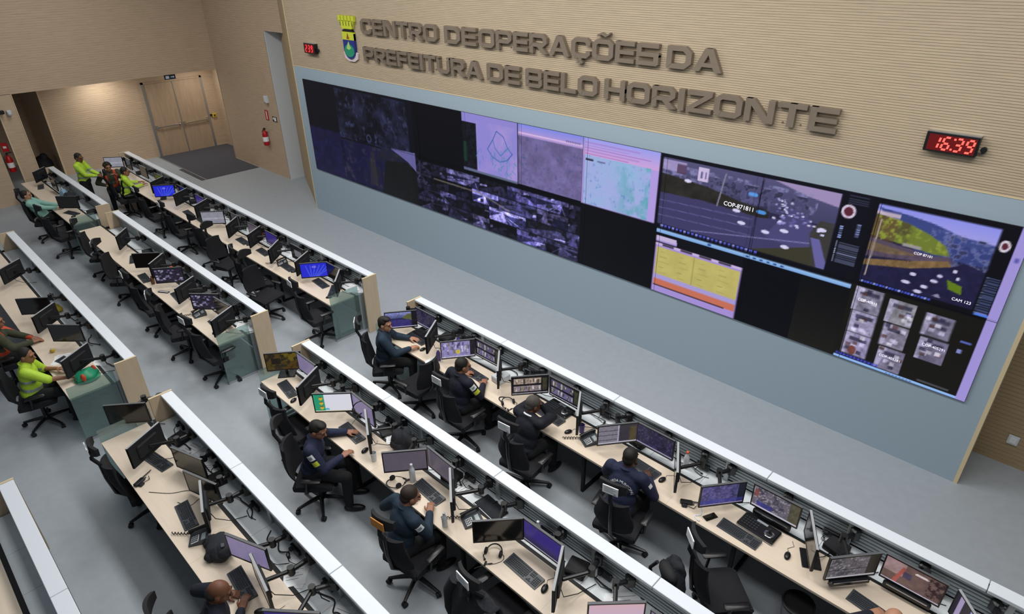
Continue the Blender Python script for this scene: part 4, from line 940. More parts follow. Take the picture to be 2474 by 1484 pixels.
CHAIRS = [
 (8.30, -3.72, -38, 'chair of the man in teal jacket at the front right aisle end', 'tag', 10),
 (9.05, -3.72, 95, 'empty low-backed chair between the first two men of the front right row', None, 30, False),
 (10.07, -3.77, 2, 'white tagged chair of the man wearing a headset', 'tag', 50),
 (11.32, -3.84, 6, 'white tagged chair of the man in dark suit and glasses', 'tag', 20),
 (12.76, -3.82, 12, 'white tagged chair of the officer seen from behind', 'tag', 65),
 (14.02, -3.90, -42, 'empty tagged chair with a dark backpack, front right row', 'tag', 40),
 (15.40, -3.84, -5, 'chair of the bald man at the bottom right edge', 'tag', 10),
 (8.66, -5.43, 5, 'empty tagged chair at the aisle end of the middle right row', 'tag', 15),
 (9.62, -5.78, -45, 'chair of the officer leaning to his keyboard, middle right row', None, 0),
 (11.42, -5.70, 8, 'orange tagged chair of the man working beside a tablet', 'tag_o', 55),
 (12.58, -5.56, -6, 'tagged chair with a black jacket over it, middle right row', 'tag', 20),
 (8.25, -7.28, -5, 'empty tagged chair at the aisle end of the rear right row', 'tag', 45),
 (10.96, -7.62, -20, 'chair of the bald man at the bottom of the photo', None, 10),
 (6.16, -3.63, -5, 'empty tagged chair nearest the aisle, front left row', 'tag', 25),
 (4.72, -3.90, -75, 'empty chair turned away from the desk below a keyboard, front left row', None, 10),
 (4.10, -3.70, -20, 'empty tagged chair beside the turned away one, front left row', 'tag', 50),
 (2.75, -3.72, -70, 'black chair in the middle of the front left row', None, 30),
 (1.60, -3.50, 10, 'black chair pushed in below the pale grey monitor', None, 5),
 (0.35, -3.60, -3, 'empty tagged chair left of the middle of the front left row', 'tag', 60),
 (-1.22, -3.61, 0, 'empty tagged chair next to the seated hi-vis man', 'tag', 35),
 (-3.20, -3.66, -12, 'tagged chair of the man in hi-vis at the far end', 'tag', 10),
 (1.95, -5.42, -40, 'empty tagged chair at the bare end of the middle left row', 'tag', 20),
 (3.66, -5.44, -5, 'empty tagged chair below the wide black monitor', 'tag', 10),
 (4.90, -5.46, -20, 'empty tagged chair below the brown bottle', 'tag', 50),
 (6.02, -5.38, 5, 'empty tagged chair with its back to the desk phone, middle left row', 'tag', 0),
 (0.35, -5.35, -30, 'black chair at the far end of the middle left row', None, 40),
 (-3.0, -5.62, -18, 'chair of the man in pale teal shirt leaning back', None, 15),
 (-1.55, -5.58, 10, 'empty black chair beside the man in teal, near the glass screen', None, 30),
 (5.22, -7.72, -14, 'chair of the man in hi-vis at the rear left desk', None, 20),
 (3.75, -7.80, -10, 'chair at the left edge of the photo, rear left row', None, 50),
]
for a in CHAIRS: chair(*a)

# ---------------------------------------------------------------- keyboards, mice, phones
def kb_mesh():
    b = MB(); W, D = .44, .145
    b.add([(-W/2, -D/2, 0), (W/2, -D/2, 0), (W/2, D/2, 0), (-W/2, D/2, 0), (-W/2, -D/2, .008), (W/2, -D/2, .008), (W/2, D/2, .024), (-W/2, D/2, .024)], [(0, 3, 2, 1), (4, 5, 6, 7), (0, 1, 5, 4), (1, 2, 6, 5), (2, 3, 7, 6), (3, 0, 4, 7)])
    k = MB(); zf = lambda y: .0085+(y+D/2)/D*.0155
    def key(x, y, w_, d): k.add([(x, y, zf(y)), (x+w_, y, zf(y)), (x+w_, y+d, zf(y+d)), (x, y+d, zf(y+d)), (x+.002, y+.002, zf(y)+.006), (x+w_-.002, y+.002, zf(y)+.006), (x+w_-.002, y+d-.002, zf(y+d)+.006), (x+.002, y+d-.002, zf(y+d)+.006)], [(4, 5, 6, 7), (0, 1, 5, 4), (1, 2, 6, 5), (2, 3, 7, 6), (3, 0, 4, 7)])
    for r_ in range(6):
        y = -D/2+.020+r_*.0195+(.004 if r_ == 5 else 0)
        if r_ == 0:
            x = -W/2+.012
            for w_ in (.024, .02, .02, .105, .02, .02, .024): key(x, y, w_, .0165); x += w_+.0032
        else:
            for c in range(14): key(-W/2+.012+c*.0192+(r_ % 3)*.002, y, .0165, .0165)
        if r_ in (0, 1, 3, 4, 5):
            for c in range(3):
                if r_ == 1 and c != 1: continue
                key(W/2-.145+c*.019, y, .0165, .0165)
        if r_ < 5:
            for c in range(4): key(W/2-.083+c*.0185, y, .016, .0165)
    return b.mesh('keyboard_base', 'key_case'), k.mesh('keys', 'key_dark')
KB = kb_mesh()
DZ = .7402
def keyboard(x, y, yaw, label):
    t = thing('keyboard', label, 'keyboard', (x, y, DZ), R(yaw), 'black keyboards'); link('keyboard_base', KB[0], t); link('keys', KB[1], t); return t
def mouse_mesh():
    b = MB(); b.ell((0, 0, .012), (.031, .055, .024), 14, 8); b.v = [(x, y, max(z, 0.0)) for x, y, z in b.v]
    return b.mesh('mouse_body', 'black_plastic', True), MB().cbox((0, .025, .033), (.007, .02, .008)).mesh('scroll_wheel', 'key_case')
MO = mouse_mesh()
def mouse(x, y, yaw, label, cord=None):
    t = thing('computer_mouse', label, 'mouse', (x, y, DZ), R(yaw), 'black computer mice'); link('mouse_body', MO[0], t); link('scroll_wheel', MO[1], t)
    link('cord', cached('mcord', lambda: MB().tube([(0, .05, .01), (-.02, .10, .004), (.03, .16, .004), (.0, .22, .004)], .0022, 5).mesh('cord', 'black_plastic')), t)
    return t
ROWN = {'F': 'front right row', 'L': 'front left row', 'R': 'middle right row', 'K': 'middle left row', 'K2': 'short far left row', 'T': 'rear right row', 'J': 'rear left row'}
for x, y, yw, lb in [
 (8.40, -3.20, -3, 'keyboard under the hand of the man in teal jacket'), (9.80, -3.26, -3, 'keyboard before the man with headset, wide gap from monitor'),
 (11.20, -3.24, -3, 'keyboard in front of the suited man, below the camera controller'), (12.62, -3.22, -4, 'keyboard right of the officer seen from behind'),
 (13.90, -3.37, -3, 'keyboard below the camera controller with jog wheel'), (15.20, -3.36, -8, 'dark keyboard by the bald head at the bottom right'),
 (8.12, -5.28, -8, 'keyboard at the aisle end of the middle right row'), (9.58, -5.20, -4, 'keyboard under the leaning officer\'s hand'),
 (11.085, -5.19, -3, 'grey keyboard right of the water bottle and headset'), (12.58, -5.23, -3, 'long keyboard with coloured keys below the purple monitor'),
 (9.42, -7.21, -8, 'keyboard alone on the bare rear right desk'), (10.70, -7.20, -6, 'keyboard below the lavender monitor in the rear right row'),
 (8.30, -7.10, 10, 'keyboard half hidden by a dark monitor, rear right row'),
 (5.97, -3.17, -42, 'keyboard turned askew at the aisle end, front left row'), (5.55, -3.18, -5, 'keyboard just below the blue wallpaper monitor, front left row'),
 (4.44, -3.24, -3, 'keyboard below the dark monitor with grey window'), (3.40, -3.20, -3, 'keyboard below the plain purple monitor, front left row'),
 (2.52, -3.22, -3, 'keyboard below the red cloth, front left row'), (0.60, -3.28, -5, 'keyboard left of the pale grey monitor'), (-0.10, -3.30, -5, 'keyboard beside the tagged chair left of middle, front left row'),
 (-1.75, -3.25, -20, 'keyboard left of the far blue wallpaper monitor'),
 (5.60, -5.17, -5, 'keyboard beside a white card at the aisle end, middle left row'), (4.10, -5.20, -5, 'keyboard left of the desk phone, middle left row'),
 (2.85, -5.33, -5, 'keyboard left of the brown bottle'), (1.75, -5.15, -20, 'keyboard left of the wide black monitor'),
 (-2.22, -5.20, 18, 'keyboard with a mouse near the glass screen, far left row'), (-5.15, -5.15, -12, 'keyboard at the far end of the short far left row'),
 (5.05, -7.20, 15, 'keyboard under papers before the man in hi-vis')]: keyboard(x, y, yw, lb)
for x, y, yw, lb in [
 (8.72, -3.34, 0, 'mouse right of the teal jacket man\'s keyboard'), (11.58, -3.32, -20, 'mouse right of the suited man\'s keyboard'),
 (12.90, -3.24, -10, 'mouse right of the officer\'s long keyboard, above the radio'), (14.38, -3.30, 10, 'mouse left of the tall brown edge-on monitor'),
 (8.42, -5.36, 20, 'mouse below the dark back-turned monitor, middle right row'), (9.98, -5.28, 10, 'mouse between the leaning officer and the edge-on monitor'),
 (9.66, -4.99, 60, 'mouse at the foot of the lavender monitor with headset'), (12.86, -5.24, 15, 'mouse right of the long keyboard with coloured keys'),
 (11.10, -7.22, -30, 'mouse below the edge-on brown monitor, rear right row'), (6.15, -3.38, -30, 'mouse beside the askew keyboard, front left row'),
 (4.72, -3.26, -20, 'mouse by the dark monitor with grey window'), (2.82, -3.22, -20, 'mouse below the red cloth keyboard'), (5.84, -5.30, 30, 'mouse alone at the aisle end, middle left row'),
 (-1.92, -5.24, 10, 'mouse right of the keyboard near the far glass screen')]: mouse(x, y, yw, lb)
def phone(x, y, yaw, label):
    t = thing('desk_phone', label, 'telephone', (x, y, DZ), R(yaw), 'desk phones')
    link('base', MB().add([(-.09, -.1, 0), (.09, -.1, 0), (.09, .1, 0), (-.09, .1, 0), (-.09, -.1, .018), (.09, -.1, .018), (.09, .1, .075), (-.09, .1, .075)], [(0, 3, 2, 1), (4, 5, 6, 7), (0, 1, 5, 4), (1, 2, 6, 5), (2, 3, 7, 6), (3, 0, 4, 7)]).mesh('base', 'key_case'), t)
    hs = MB().tube([(-.065, -.10, .055), (-.068, -.05, .075), (-.068, .05, .10), (-.065, .10, .105)], [.026, .017, .017, .026], 10)
    h = link('handset', hs.mesh('handset', 'black_plastic', True), t)
    cpts = [Vector((-.07, -.11, .04))]
    for k in range(26): a = k*1.4; cpts.append(Vector((-.09-.012*k*.2+.012*math.cos(a), -.12-.007*k, .018+.012*math.sin(a))))
    link('coiled_cord', MB().tube(cpts, .005, 5).mesh('coiled_cord', 'black_plastic'), h)
    S = Matrix.Translation((.03, 0, .047)) @ Matrix.Rotation(math.atan2(.057, .2), 4, 'X')
    link('keypad', MB().box((-.042, -.075, 0), (.05, .0, .004), M=S).mesh('keypad', 'paper'), t)
    kb = MB()
    for i in range(3):
        for j in range(4): kb.box((-.036+i*.028, -.07+j*.017, .004), (-.014+i*.028, -.058+j*.017, .007), M=S)
    link('buttons', kb.mesh('buttons', 'key_dark'), t)
    link('display', MB().box((-.04, .03, 0), (.05, .075, .004), M=S).mesh('display', 'slat_metal'), t)
phone(11.88, -3.27, -28, 'black desk phone with coiled cord, front right row')
phone(11.74, -5.14, -25, 'black desk phone behind the large switched off monitor')
phone(9.84, -7.24, -30, 'black desk phone beside the black bag, rear right row')
phone(5.06, -5.22, -8, 'grey desk phone with pale keypad, middle left row')
phone(4.22, -3.22, -20, 'white-keyed phone left of the dark monitor with grey window')
def radio(x, y, yaw, label, dz=DZ):
    t = thing('two_way_radio', label, 'radio', (x, y, dz), R(yaw))
    link('body', MB().rbox((0, 0, .019), (.058, .13, .036), .008).mesh('body', 'black_plastic'), t)
    link('antenna', MB().tube([(-.018, .06, .02), (-.018, .20, .02)], [.008, .006], 8).mesh('antenna', 'black_plastic'), t)
    link('knob', MB().tube([(.015, .06, .02), (.015, .085, .02)], .009, 8).mesh('knob', 'key_case'), t)
    link('speaker_mic', MB().rbox((.05, -.02, .014), (.045, .06, .026), .008).tube([(.05, .01, .015), (.07, .08, .01), (.03, .11, .02)], .004, 5).mesh('speaker_mic', 'soft_black'), t)
radio(13.28, -3.36, -60, 'black two-way radio lying below the edge-on monitor, front right row')
radio(8.52, -7.38, 28, 'black two-way radio with antenna on the bare rear right desk')
def cellphone(x, y, yaw, label, big=1.0, lit=False):
    t = thing('mobile_phone' if big == 1 else 'tablet', label, 'phone' if big == 1 else 'tablet', (x, y, DZ), R(yaw))
    link('body', MB().rbox((0, 0, .005), (.075*big, .15*big, .01), .004).mesh('body', 'black_plastic'), t)
    link('screen', MB().box((-.033*big, -.068*big, .0101), (.033*big, .068*big, .0106)).mesh('screen', 'screen_off'), t)
cellphone(13.57, -3.36, -25, 'black mobile phone near the desk edge above the draped chair')
cellphone(10.99, -5.37, 42, 'small dark tablet beside the working man\'s hand', 1.05)
cellphone(12.75, -3.38, -30, 'dark phone under the officer\'s right elbow')
# camera controllers with jog wheel
def controller(x, y, yaw, label):
    t = thing('camera_controller', label, 'camera controller', (x, y, DZ), R(yaw))
    link('body', MB().rbox((0, 0, .02), (.40, .22, .04), .012).mesh('body', 'black_plastic'), t)
    link('front_lip', MB().box((-.2, -.114, .012), (.2, -.11, .02)).mesh('front_lip', 'silver'), t)
    link('joystick', MB().lathe([(.035, 0), (.03, .012), (.012, .02), (.01, .05), (.018, .06), (.01, .075)], 14, c=(.12, -.02, .04)).mesh('joystick', 'soft_black', True), t)
    link('jog_ring', MB().lathe([(.05, 0), (.052, .006), (.048, .008)], 20, c=(.12, -.02, .04)).mesh('jog_ring', 'chrome', True), t)
    b = MB()
    for i in range(6):
        for j in range(4): b.cbox((-.16+i*.03, -.07+j*.035, .043), (.02, .02, .008))
    link('buttons', b.mesh('buttons', 'key_dark'), t)
    link('display', MB().box((-.06, .055, .0401), (.06, .085, .0415)).mesh('display', 'slat_metal'), t)
controller(8.40, -3.04, -3, 'black camera controller behind the keyboard of the teal jacket man')
controller(11.20, -3.045, -3, 'black camera controller beside the suited man\'s hands')
controller(14.02, -3.165, -4, 'black camera controller with silver jog ring, front right row')
# headsets
def headset(x, y, yaw, label, z=DZ, tilt=0.0):
    t = thing('headset', label, 'headset', (x, y, z), R(yaw)); t.rotation_euler.x = tilt
    pts = [(.08*math.cos(a), .085*math.sin(a)+.02, .018+.02*math.sin(a)) for a in [math.pi*k/12 for k in range(13)]]
    link('headband', MB().tube(pts, .007, 6).mesh('headband', 'black_plastic', True), t)
    for s in (-1, 1): link('ear_cushion', MB().lathe([(.02, -.014), (.033, -.012), (.035, 0), (.03, .012)], 14, M=Matrix.Translation((s*.078, 0, .034)) @ Matrix.Rotation(R(90), 4, 'Y')).mesh('ear_cushion', 'soft_black', True), t)
    link('microphone', MB().tube([(-.08, 0, .02), (-.09, -.05, .015), (-.06, -.09, .012)], .005, 6).ell((-.06, -.09, .014), (.012, .012, .01)).mesh('microphone', 'black_plastic', True), t)
    pts = [(.08+.06*math.sin(k*.7)-.01*k, -.02-.012*k+.05*math.cos(k*.55), .004) for k in range(16)]
    link('cord', MB().tube(pts, .003, 5).cbox((pts[8][0], pts[8][1], .008), (.018, .05, .014)).mesh('cord', 'black_plastic'), t)
headset(10.70, -5.36, 170, 'black headset lying in front of the clear water bottle')
headset(12.22, -5.29, 25, 'black headset lying below the large switched off monitor')
headset(9.55, -5.035, 80, 'headset hanging on the lavender monitor', 1.05, R(90))
headset(10.62, -3.42, 60, 'small black headset near the desk edge left of the suited man')
# bottles, cups, boxes, papers, bags
def bottle(x, y, label, m, cap, h=.22, r=.033, z=DZ, body_name='bottle'):
    t = thing('bottle', label, 'bottle', (x, y, z))
    link('body', MB().lathe([(r*.9, 0), (r, .01), (r, h*.62), (r*.75, h*.75), (r*.38, h*.86), (r*.38, h*.92)], 16).mesh('body', m, True), t)
    link('cap', MB().lathe([(r*.45, h*.9), (r*.45, h), (r*.3, h*1.01)], 12).mesh('cap', cap, True), t)
TZ = .7295
bottle(10.815, -5.20, 'clear water bottle with white lid before the grey monitor', 'clear_plastic', 'white_paint', .26, .036)
bottle(11.58, -5.38, 'white and purple spray bottle standing under the edge-on monitor', 'white_paint', 'slat_metal', .19, .03)
bottle(12.98, -2.86, 'plastic bottle with orange cap on the tray, front right row', 'clear_plastic', 'orange_cap', .24, .034, TZ)
bottle(15.22, -2.84, 'plastic bottle with orange cap behind the plaza view monitor', 'clear_plastic', 'orange_cap', .24, .034, TZ)
bottle(9.06, -2.90, 'blue bottle standing on the tray beside the first side-on monitor', 'purple', 'black_plastic', .22, .035, TZ)
bottle(9.12, -3.36, 'purple bottle in front of the crowd picture monitor', 'purple', 'white_paint', .20, .034)
bottle(3.22, -5.30, 'small brown bottle on the middle left desk', 'brown_bottle', 'brown_bottle', .16, .035)
bottle(12.40, -4.82, 'clear plastic bottle on the tray behind the purple monitor', 'clear_plastic', 'clear_plastic', .24, .034, TZ)
def cup(x, y, label, m, z=DZ):
    t = thing('cup', label, 'cup', (x, y, z)); link('cup_body', MB().lathe([(.03, 0), (.038, .12), (.034, .12), (.028, .012)], 16).mesh('cup_body', m, True), t)
cup(11.70, -3.20, 'purple cup beside the edge-on monitor, front right row', 'purple')
cup(5.14, -7.00, 'yellow cup on the rear left desk before the hi-vis man', 'yellow_cloth')
cup(10.20, -5.30, 'clear cup behind the foot of the grey monitor', 'clear_plastic')
def boxy(name, label, cat, x, y, z, size, yaw, m, extra=()):
    t = thing(name, label, cat, (x, y, z), R(yaw)); link('shell', MB().rbox((0, 0, size[2]/2), size, .008).mesh('shell', m), t)
    for nm, c, s_, mm in extra: link(nm, MB().cbox(c, s_).mesh(nm, mm), t)
boxy('label_printer', 'white label printer box between two front right desks', 'printer', 10.16, -3.09, DZ, (.17, .22, .10), -5, 'white_paint', [('paper_slot', (0, -.03, .101), (.02, .1, .004), 'dark_gap'), ('front_cover', (0, -.112, .05), (.14, .006, .06), 'clear_plastic')])
boxy('network_box', 'black device with slots on the tray behind the first amber monitor', 'device', 8.85, -4.86, TZ, (.3, .16, .06), -10, 'black_plastic', [('ports', (0, -.081, .03), (.2, .004, .02), 'silver')])
boxy('folder', 'black folder lying on the tray behind the spray bottle', 'folder', 11.76, -4.87, TZ, (.36, .2, .025), -6, 'fabric_dark', [('sheet_edge', (-.02, -.1, .012), (.34, .008, .014), 'paper')])
boxy('folder', 'dark notebook on white papers right of the headset monitor', 'folder', 9.86, -4.88, TZ+.009, (.22, .16, .03), -20, 'black_plastic', [('spine', (-.112, 0, .015), (.004, .15, .02), 'key_case')])
boxy('sanitiser_pack', 'small pale blue pack on the tray above the backpack', 'pack', 10.24, -4.76, TZ, (.08, .06, .05), 10, 'blue_bag', [('lid', (0, 0, .052), (.04, .03, .006), 'white_paint')])
boxy('card', 'white card lying on the keyboard at the aisle end, middle left row', 'card', 5.80, -5.20, DZ+.034, (.16, .10, .004), -30, 'paper', [('print', (0, 0, .005), (.1, .02, .002), 'paper_print')])
boxy('notebook', 'dark tray pad lying left of the mosaic monitor, middle left row', 'pad', 3.72, -5.30, DZ, (.22, .07, .012), 30, 'key_case', [('strip', (0, 0, .0125), (.18, .02, .002), 'paper')])
def papers(x, y, z, yaw, label, n=3, size=(.21, .297), m='paper'):
    t = thing('papers', label, 'papers', (x, y, z), R(yaw))
    for k in range(n):
        o = link('sheet', MB().box((-size[0]/2, -size[1]/2, 0), (size[0]/2, size[1]/2, .0015)).mesh('sheet', m), t, (rng.uniform(-.02, .02), rng.uniform(-.02, .02), .0018*k), (0, 0, rng.uniform(-.25, .25)))
        pr = MB()
        for j in range(6): pr.box((-size[0]*.38, size[1]*(.38-.12*j), .0016), (size[0]*(.38-.2*(j % 2)), size[1]*(.36-.12*j), .0021))
        if k == n-1: link('print', pr.mesh('print', 'paper_print'), o)
for a in [(10.55, -2.88, TZ, 70, 'white papers on the tray right of the label printer'), (11.98, -2.88, TZ, -60, 'white papers on the tray behind the desk phone, front right row', 4),
          (8.95, -4.80, TZ+.0005, 60, 'papers beside the slotted black device, middle right row'), (10.02, -4.84, TZ, 40, 'white papers under the notebook by the backpack', 4),
          (11.30, -4.84, TZ, 80, 'papers on the tray behind the grey centre monitor'), (13.55, -4.90, TZ, 50, 'pile of large white papers at the bottom edge, middle right row', 7, (.30, .34)),
          (8.35, -6.76, TZ, 20, 'white papers on the tray at the aisle end, rear right row'), (10.95, -6.78, TZ, 50, 'white papers on the tray behind the lavender rear monitor', 4),
          (11.70, -6.78, TZ, 30, 'white papers on the tray at the bottom edge, rear right row', 4), (8.90, -6.76, TZ, 60, 'bright papers between the low dark rear monitors'),
          (2.05, -4.84, TZ, 30, 'papers on the tray left of the wide black monitor'), (4.95, -4.85, TZ, 70, 'papers on the tray behind the grey desk phone', 4),
          (5.95, -4.86, TZ, 40, 'papers heaped on the tray at the aisle end, middle left row', 5), (6.12, -2.90, TZ, 60, 'crumpled papers at the aisle end of the front left row', 5),
          (4.05, -2.92, TZ, 30, 'papers on the tray right of the plain purple monitor'), (5.28, -2.90, TZ, 30, 'papers on the tray behind the blue wallpaper monitor'),
          (4.20, -6.82, TZ, 60, 'white papers on the tray above the dark tilted monitor', 4), (3.20, -6.80, TZ, 80, 'notebooks and papers right of the yellow cloth', 4),
          (4.86, -7.22, DZ, 60, 'white sheets on the keyboard before the hi-vis man', 2), (5.35, -6.82, TZ, 40, 'papers at the aisle end of the rear left row', 4),
          (-4.75, -4.86, TZ, 30, 'white papers on the tray of the short far left row'), (-3.1, -5.18, DZ, 20, 'white papers beside the man in teal', 3), (-4.9, -2.90, TZ, 10, 'papers behind the pale farthest monitor'),
          (12.78, -3.30, DZ, 30, 'yellowish note sheet beside the officer\'s keyboard', 1, (.1, .12)), (9.06, -3.44, DZ, 10, 'white sheets below the crowd picture monitor', 2, (.16, .2))]: papers(*a)
# power boxes clamped on the slats
def power_box(x, k, label):
    y0 = ROWS[k][4]; t = thing('power_socket', label, 'socket', (x, y0-.112, .80), 0, 'black power sockets on the partitions')
    link('box', MB().rbox((0, 0, 0), (.16, .035, .07), .006).mesh('box', 'black_plastic'), t)
    link('plug', MB().rbox((-.04, -.03, 0), (.04, .035, .04), .006).mesh('plug', 'soft_black'), t)
    link('lead', MB().tube([(-.04, -.045, 0), (-.06, -.08, -.05), (.03, -.10, -.066), (.12, -.07, -.066)], .005, 5).mesh('lead', 'black_plastic'), t)
for k, xs in (('F', (9.1, 10.4, 11.75, 13.15, 14.6, 15.55)), ('R', (8.4, 9.8, 10.75, 11.3, 12.45, 13.2)), ('T', (7.9, 9.0, 9.9, 10.75, 11.35, 12.0)), ('L', (5.6, 4.9, 4.3, 3.7, 3.0, 2.4, 1.6, .9)), ('K', (5.4, 4.6, 3.9, 3.0, 2.2))):
    for i, x in enumerate(xs): power_box(x, k, 'black power socket on the slats of the %s, %s counted from the left' % (ROWN[k], (ORD[i] if k in 'FRT' else ORD[len(xs)-1-i])))
# bags, cloths, bin
def lump(name, label, cat, x, y, z, parts, m, yaw=0, child=None):
    t = thing(name, label, cat, (x, y, z), R(yaw)); mb = MB()
    for c, r_ in parts: mb.ell(c, r_, 22, 14)
    mb.v = [(a+.012*math.sin(31*b+17*c)+.006*math.sin(67*c+9), b+.012*math.sin(29*a+23*c+1)+.006*math.sin(71*a), max(c+.010*math.sin(37*a+19*b), 0)) for a, b, c in mb.v]
    link('body', mb.mesh('body', m, True), t)
    for nm, b, mm in child or (): link(nm, b.mesh(nm, mm, True), t)
strap = lambda pts, r=.012: MB().tube(pts, r, 6)
lump('backpack', 'black backpack standing on the tray, middle right row', 'backpack', 10.28, -4.92, TZ, [((0, 0, .14), (.17, .11, .15)), ((0, -.07, .09), (.12, .07, .09)), ((0, .02, .22), (.12, .08, .08))], 'fabric_dark', 15, [('strap', strap([(.13, .05, .24), (.2, .06, .16), (.19, .05, .06)]), 'soft_black'), ('handle', strap([(-.04, .02, .29), (0, .02, .33), (.04, .02, .29)], .008), 'soft_black')])
lump('shoulder_bag', 'crumpled black bag on the rear right desk by the lavender monitor', 'bag', 10.16, -7.16, DZ, [((0, 0, .06), (.19, .13, .09)), ((.1, .05, .1), (.1, .09, .07)), ((-.12, -.05, .04), (.1, .09, .06)), ((.02, -.09, .04), (.12, .06, .06))], 'fabric_dark', -20, [('strap', strap([(-.2, -.05, .03), (-.26, -.1, .012), (-.2, -.16, .012), (-.1, -.14, .03)]), 'soft_black'), ('buckle', MB().cbox((.1, .04, .17), (.05, .03, .012)), 'key_case')])
lump('backpack', 'dark backpack hung behind the empty front right chair', 'backpack', 13.70, -4.25, .50, [((0, -.02, .22), (.17, .08, .22)), ((0, -.07, .14), (.13, .06, .12)), ((0, -.01, .38), (.12, .06, .08))], 'fabric_dark', -35, [('strap', strap([(-.12, -.16, .34), (-.18, -.2, .2), (-.14, -.18, .05)], .018), 'soft_black'), ('top_flap', MB().ell((0, -.1, .33), (.14, .08, .07)), 'soft_black')])
def draped_jacket(x, y, yaw, label):
    t = thing('jacket', label, 'jacket', (x, y, 0), R(yaw))
    vs = []; nu, nv = 17, 12
    for j in range(nv):
        t_ = j/(nv-1)
        for i in range(nu):
            u = -1+2*i/(nu-1); s_ = t_*2-1                      # over the back: from seat side over the top down behind
            z = 1.03-.46*abs(s_)**1.3-.05*u*u; y_ = -.30-.095*math.sin(s_*math.pi/2)+.03*u*u+.012*math.sin(u*9+j)-(.02 if s_ > 0 else -.04)
            vs.append((u*(.25+.03*abs(s_)), y_, z+.012*math.sin(u*7+j*.9)))
    fs = [(j*nu+i, j*nu+i+1, (j+1)*nu+i+1, (j+1)*nu+i) for j in range(nv-1) for i in range(nu-1)]
    b = MB().add(vs, fs); o = link('jacket_body', b.mesh('jacket_body', 'fabric_dark', True), t)
    md = o.modifiers.new('thick', 'SOLIDIFY'); md.thickness = .02; md.offset = 1
    link('collar', MB().tube([(-.12, -.27, 1.06), (-.06, -.31, 1.09), (.06, -.31, 1.09), (.12, -.27, 1.06)], .028, 8).mesh('collar', 'fabric_black', True), t)
    for s_ in (-1, 1): link('sleeve', MB().tube([(s_*.25, -.32, .98), (s_*.31, -.36, .8), (s_*.29, -.38, .6), (s_*.27, -.37, .48)], [.06, .062, .055, .045], 10).mesh('sleeve', 'fabric_dark', True), t)
draped_jacket(12.58, -5.56, -6, 'black jacket draped over a chair at the bottom of the photo')
t = thing('waste_bin', 'grey waste bin with black liner under the front right desk', 'bin', (14.62, -3.42, 0))
link('bin_body', MB().lathe([(.12, 0), (.15, .36), (.145, .36), (.115, .01)], 20).mesh('bin_body', 'bin_grey', True), t)
link('bin_liner', MB().lathe([(.152, .34), (.16, .37), (.145, .375), (.12, .25), (.05, .2)], 20).mesh('bin_liner', 'soft_black', True), t)
lump('cloth', 'yellow cloth heaped on the tray of the rear left row', 'cloth', 2.95, -6.85, TZ, [((0, 0, .03), (.2, .08, .06)), ((.12, .03, .05), (.12, .06, .05)), ((-.12, -.02, .02), (.12, .09, .05))], 'yellow_cloth', 0, [('fold', MB().ell((.05, -.02, .08), (.12, .03, .03)), 'yellow_cloth')])
lump('cloth', 'red cloth on the tray of the front left row', 'cloth', 2.62, -2.86, TZ, [((0, 0, .1), (.11, .07, .10)), ((.05, .02, .18), (.07, .05, .06))], 'orange', 0, [('fold', MB().ell((-.05, -.03, .17), (.06, .03, .05)), 'orange')])
lump('cloth', 'small orange cloth beside the small purple monitor', 'cloth', -.05, -2.86, TZ, [((0, 0, .1), (.09, .06, .11)), ((.03, 0, .17), (.05, .04, .05))], 'orange', 0, [('fold', MB().ell((.04, -.03, .12), (.05, .03, .05)), 'orange')])
lump('cloth', 'pale peach cloth behind the wide black monitor', 'cloth', 3.05, -4.84, TZ, [((0, 0, .08), (.1, .07, .1)), ((.06, .02, .12), (.06, .05, .06))], 'orange_cap', 0, [('fold', MB().ell((-.04, -.02, .13), (.06, .03, .04)), 'orange_cap')])
lump('plastic_bag', 'crumpled pale blue plastic bag on the middle left tray', 'bag', 2.45, -4.86, TZ, [((0, 0, .05), (.13, .08, .08)), ((.1, .0, .07), (.08, .07, .08)), ((-.1, .02, .04), (.09, .07, .06))], 'clear_plastic', 0, [('handle', strap([(-.05, 0, .12), (0, 0, .17), (.05, 0, .12)], .008), 'clear_plastic')])
lump('plastic_bag', 'pale blue bag on the desk of the short far left row', 'bag', -3.55, -4.98, DZ, [((0, 0, .10), (.2, .09, .13)), ((.03, 0, .18), (.14, .07, .08))], 'blue_bag', 0, [('handle', strap([(-.06, 0, .25), (0, 0, .3), (.06, 0, .25)], .008), 'white_paint')])
lump('backpack', 'dark brown backpack on the desk right of the pale blue bag', 'backpack', -2.85, -5.0, DZ, [((0, 0, .16), (.2, .13, .18)), ((0, -.08, .1), (.14, .07, .1))], 'fabric_dark', 10, [('handle', strap([(-.04, .02, .33), (0, .02, .37), (.04, .02, .33)], .01), 'soft_black')])
lump('ball', 'small yellow ball on papers before the hi-vis man', 'ball', 4.55, -7.28, DZ, [((0, 0, .035), (.035, .035, .035))], 'yellow_cloth', 0, [('valve', MB().cbox((0, 0, .07), (.01, .01, .004)), 'black_plastic')])
lump('hard_hat', 'green cap with orange earmuffs on the rear left desk end', 'cap', 5.72, -7.12, DZ, [((0, 0, .05), (.13, .16, .10))], 'crest_green', 10, [('brim', MB().lathe([(.12, .02), (.17, .015), (.17, .022), (.12, .03)], 18), 'crest_green'), ('earmuff', MB().ell((.1, -.08, .09), (.05, .03, .06)), 'orange'), ('earmuff', MB().ell((-.02, .12, .09), (.05, .03, .06)), 'orange')])
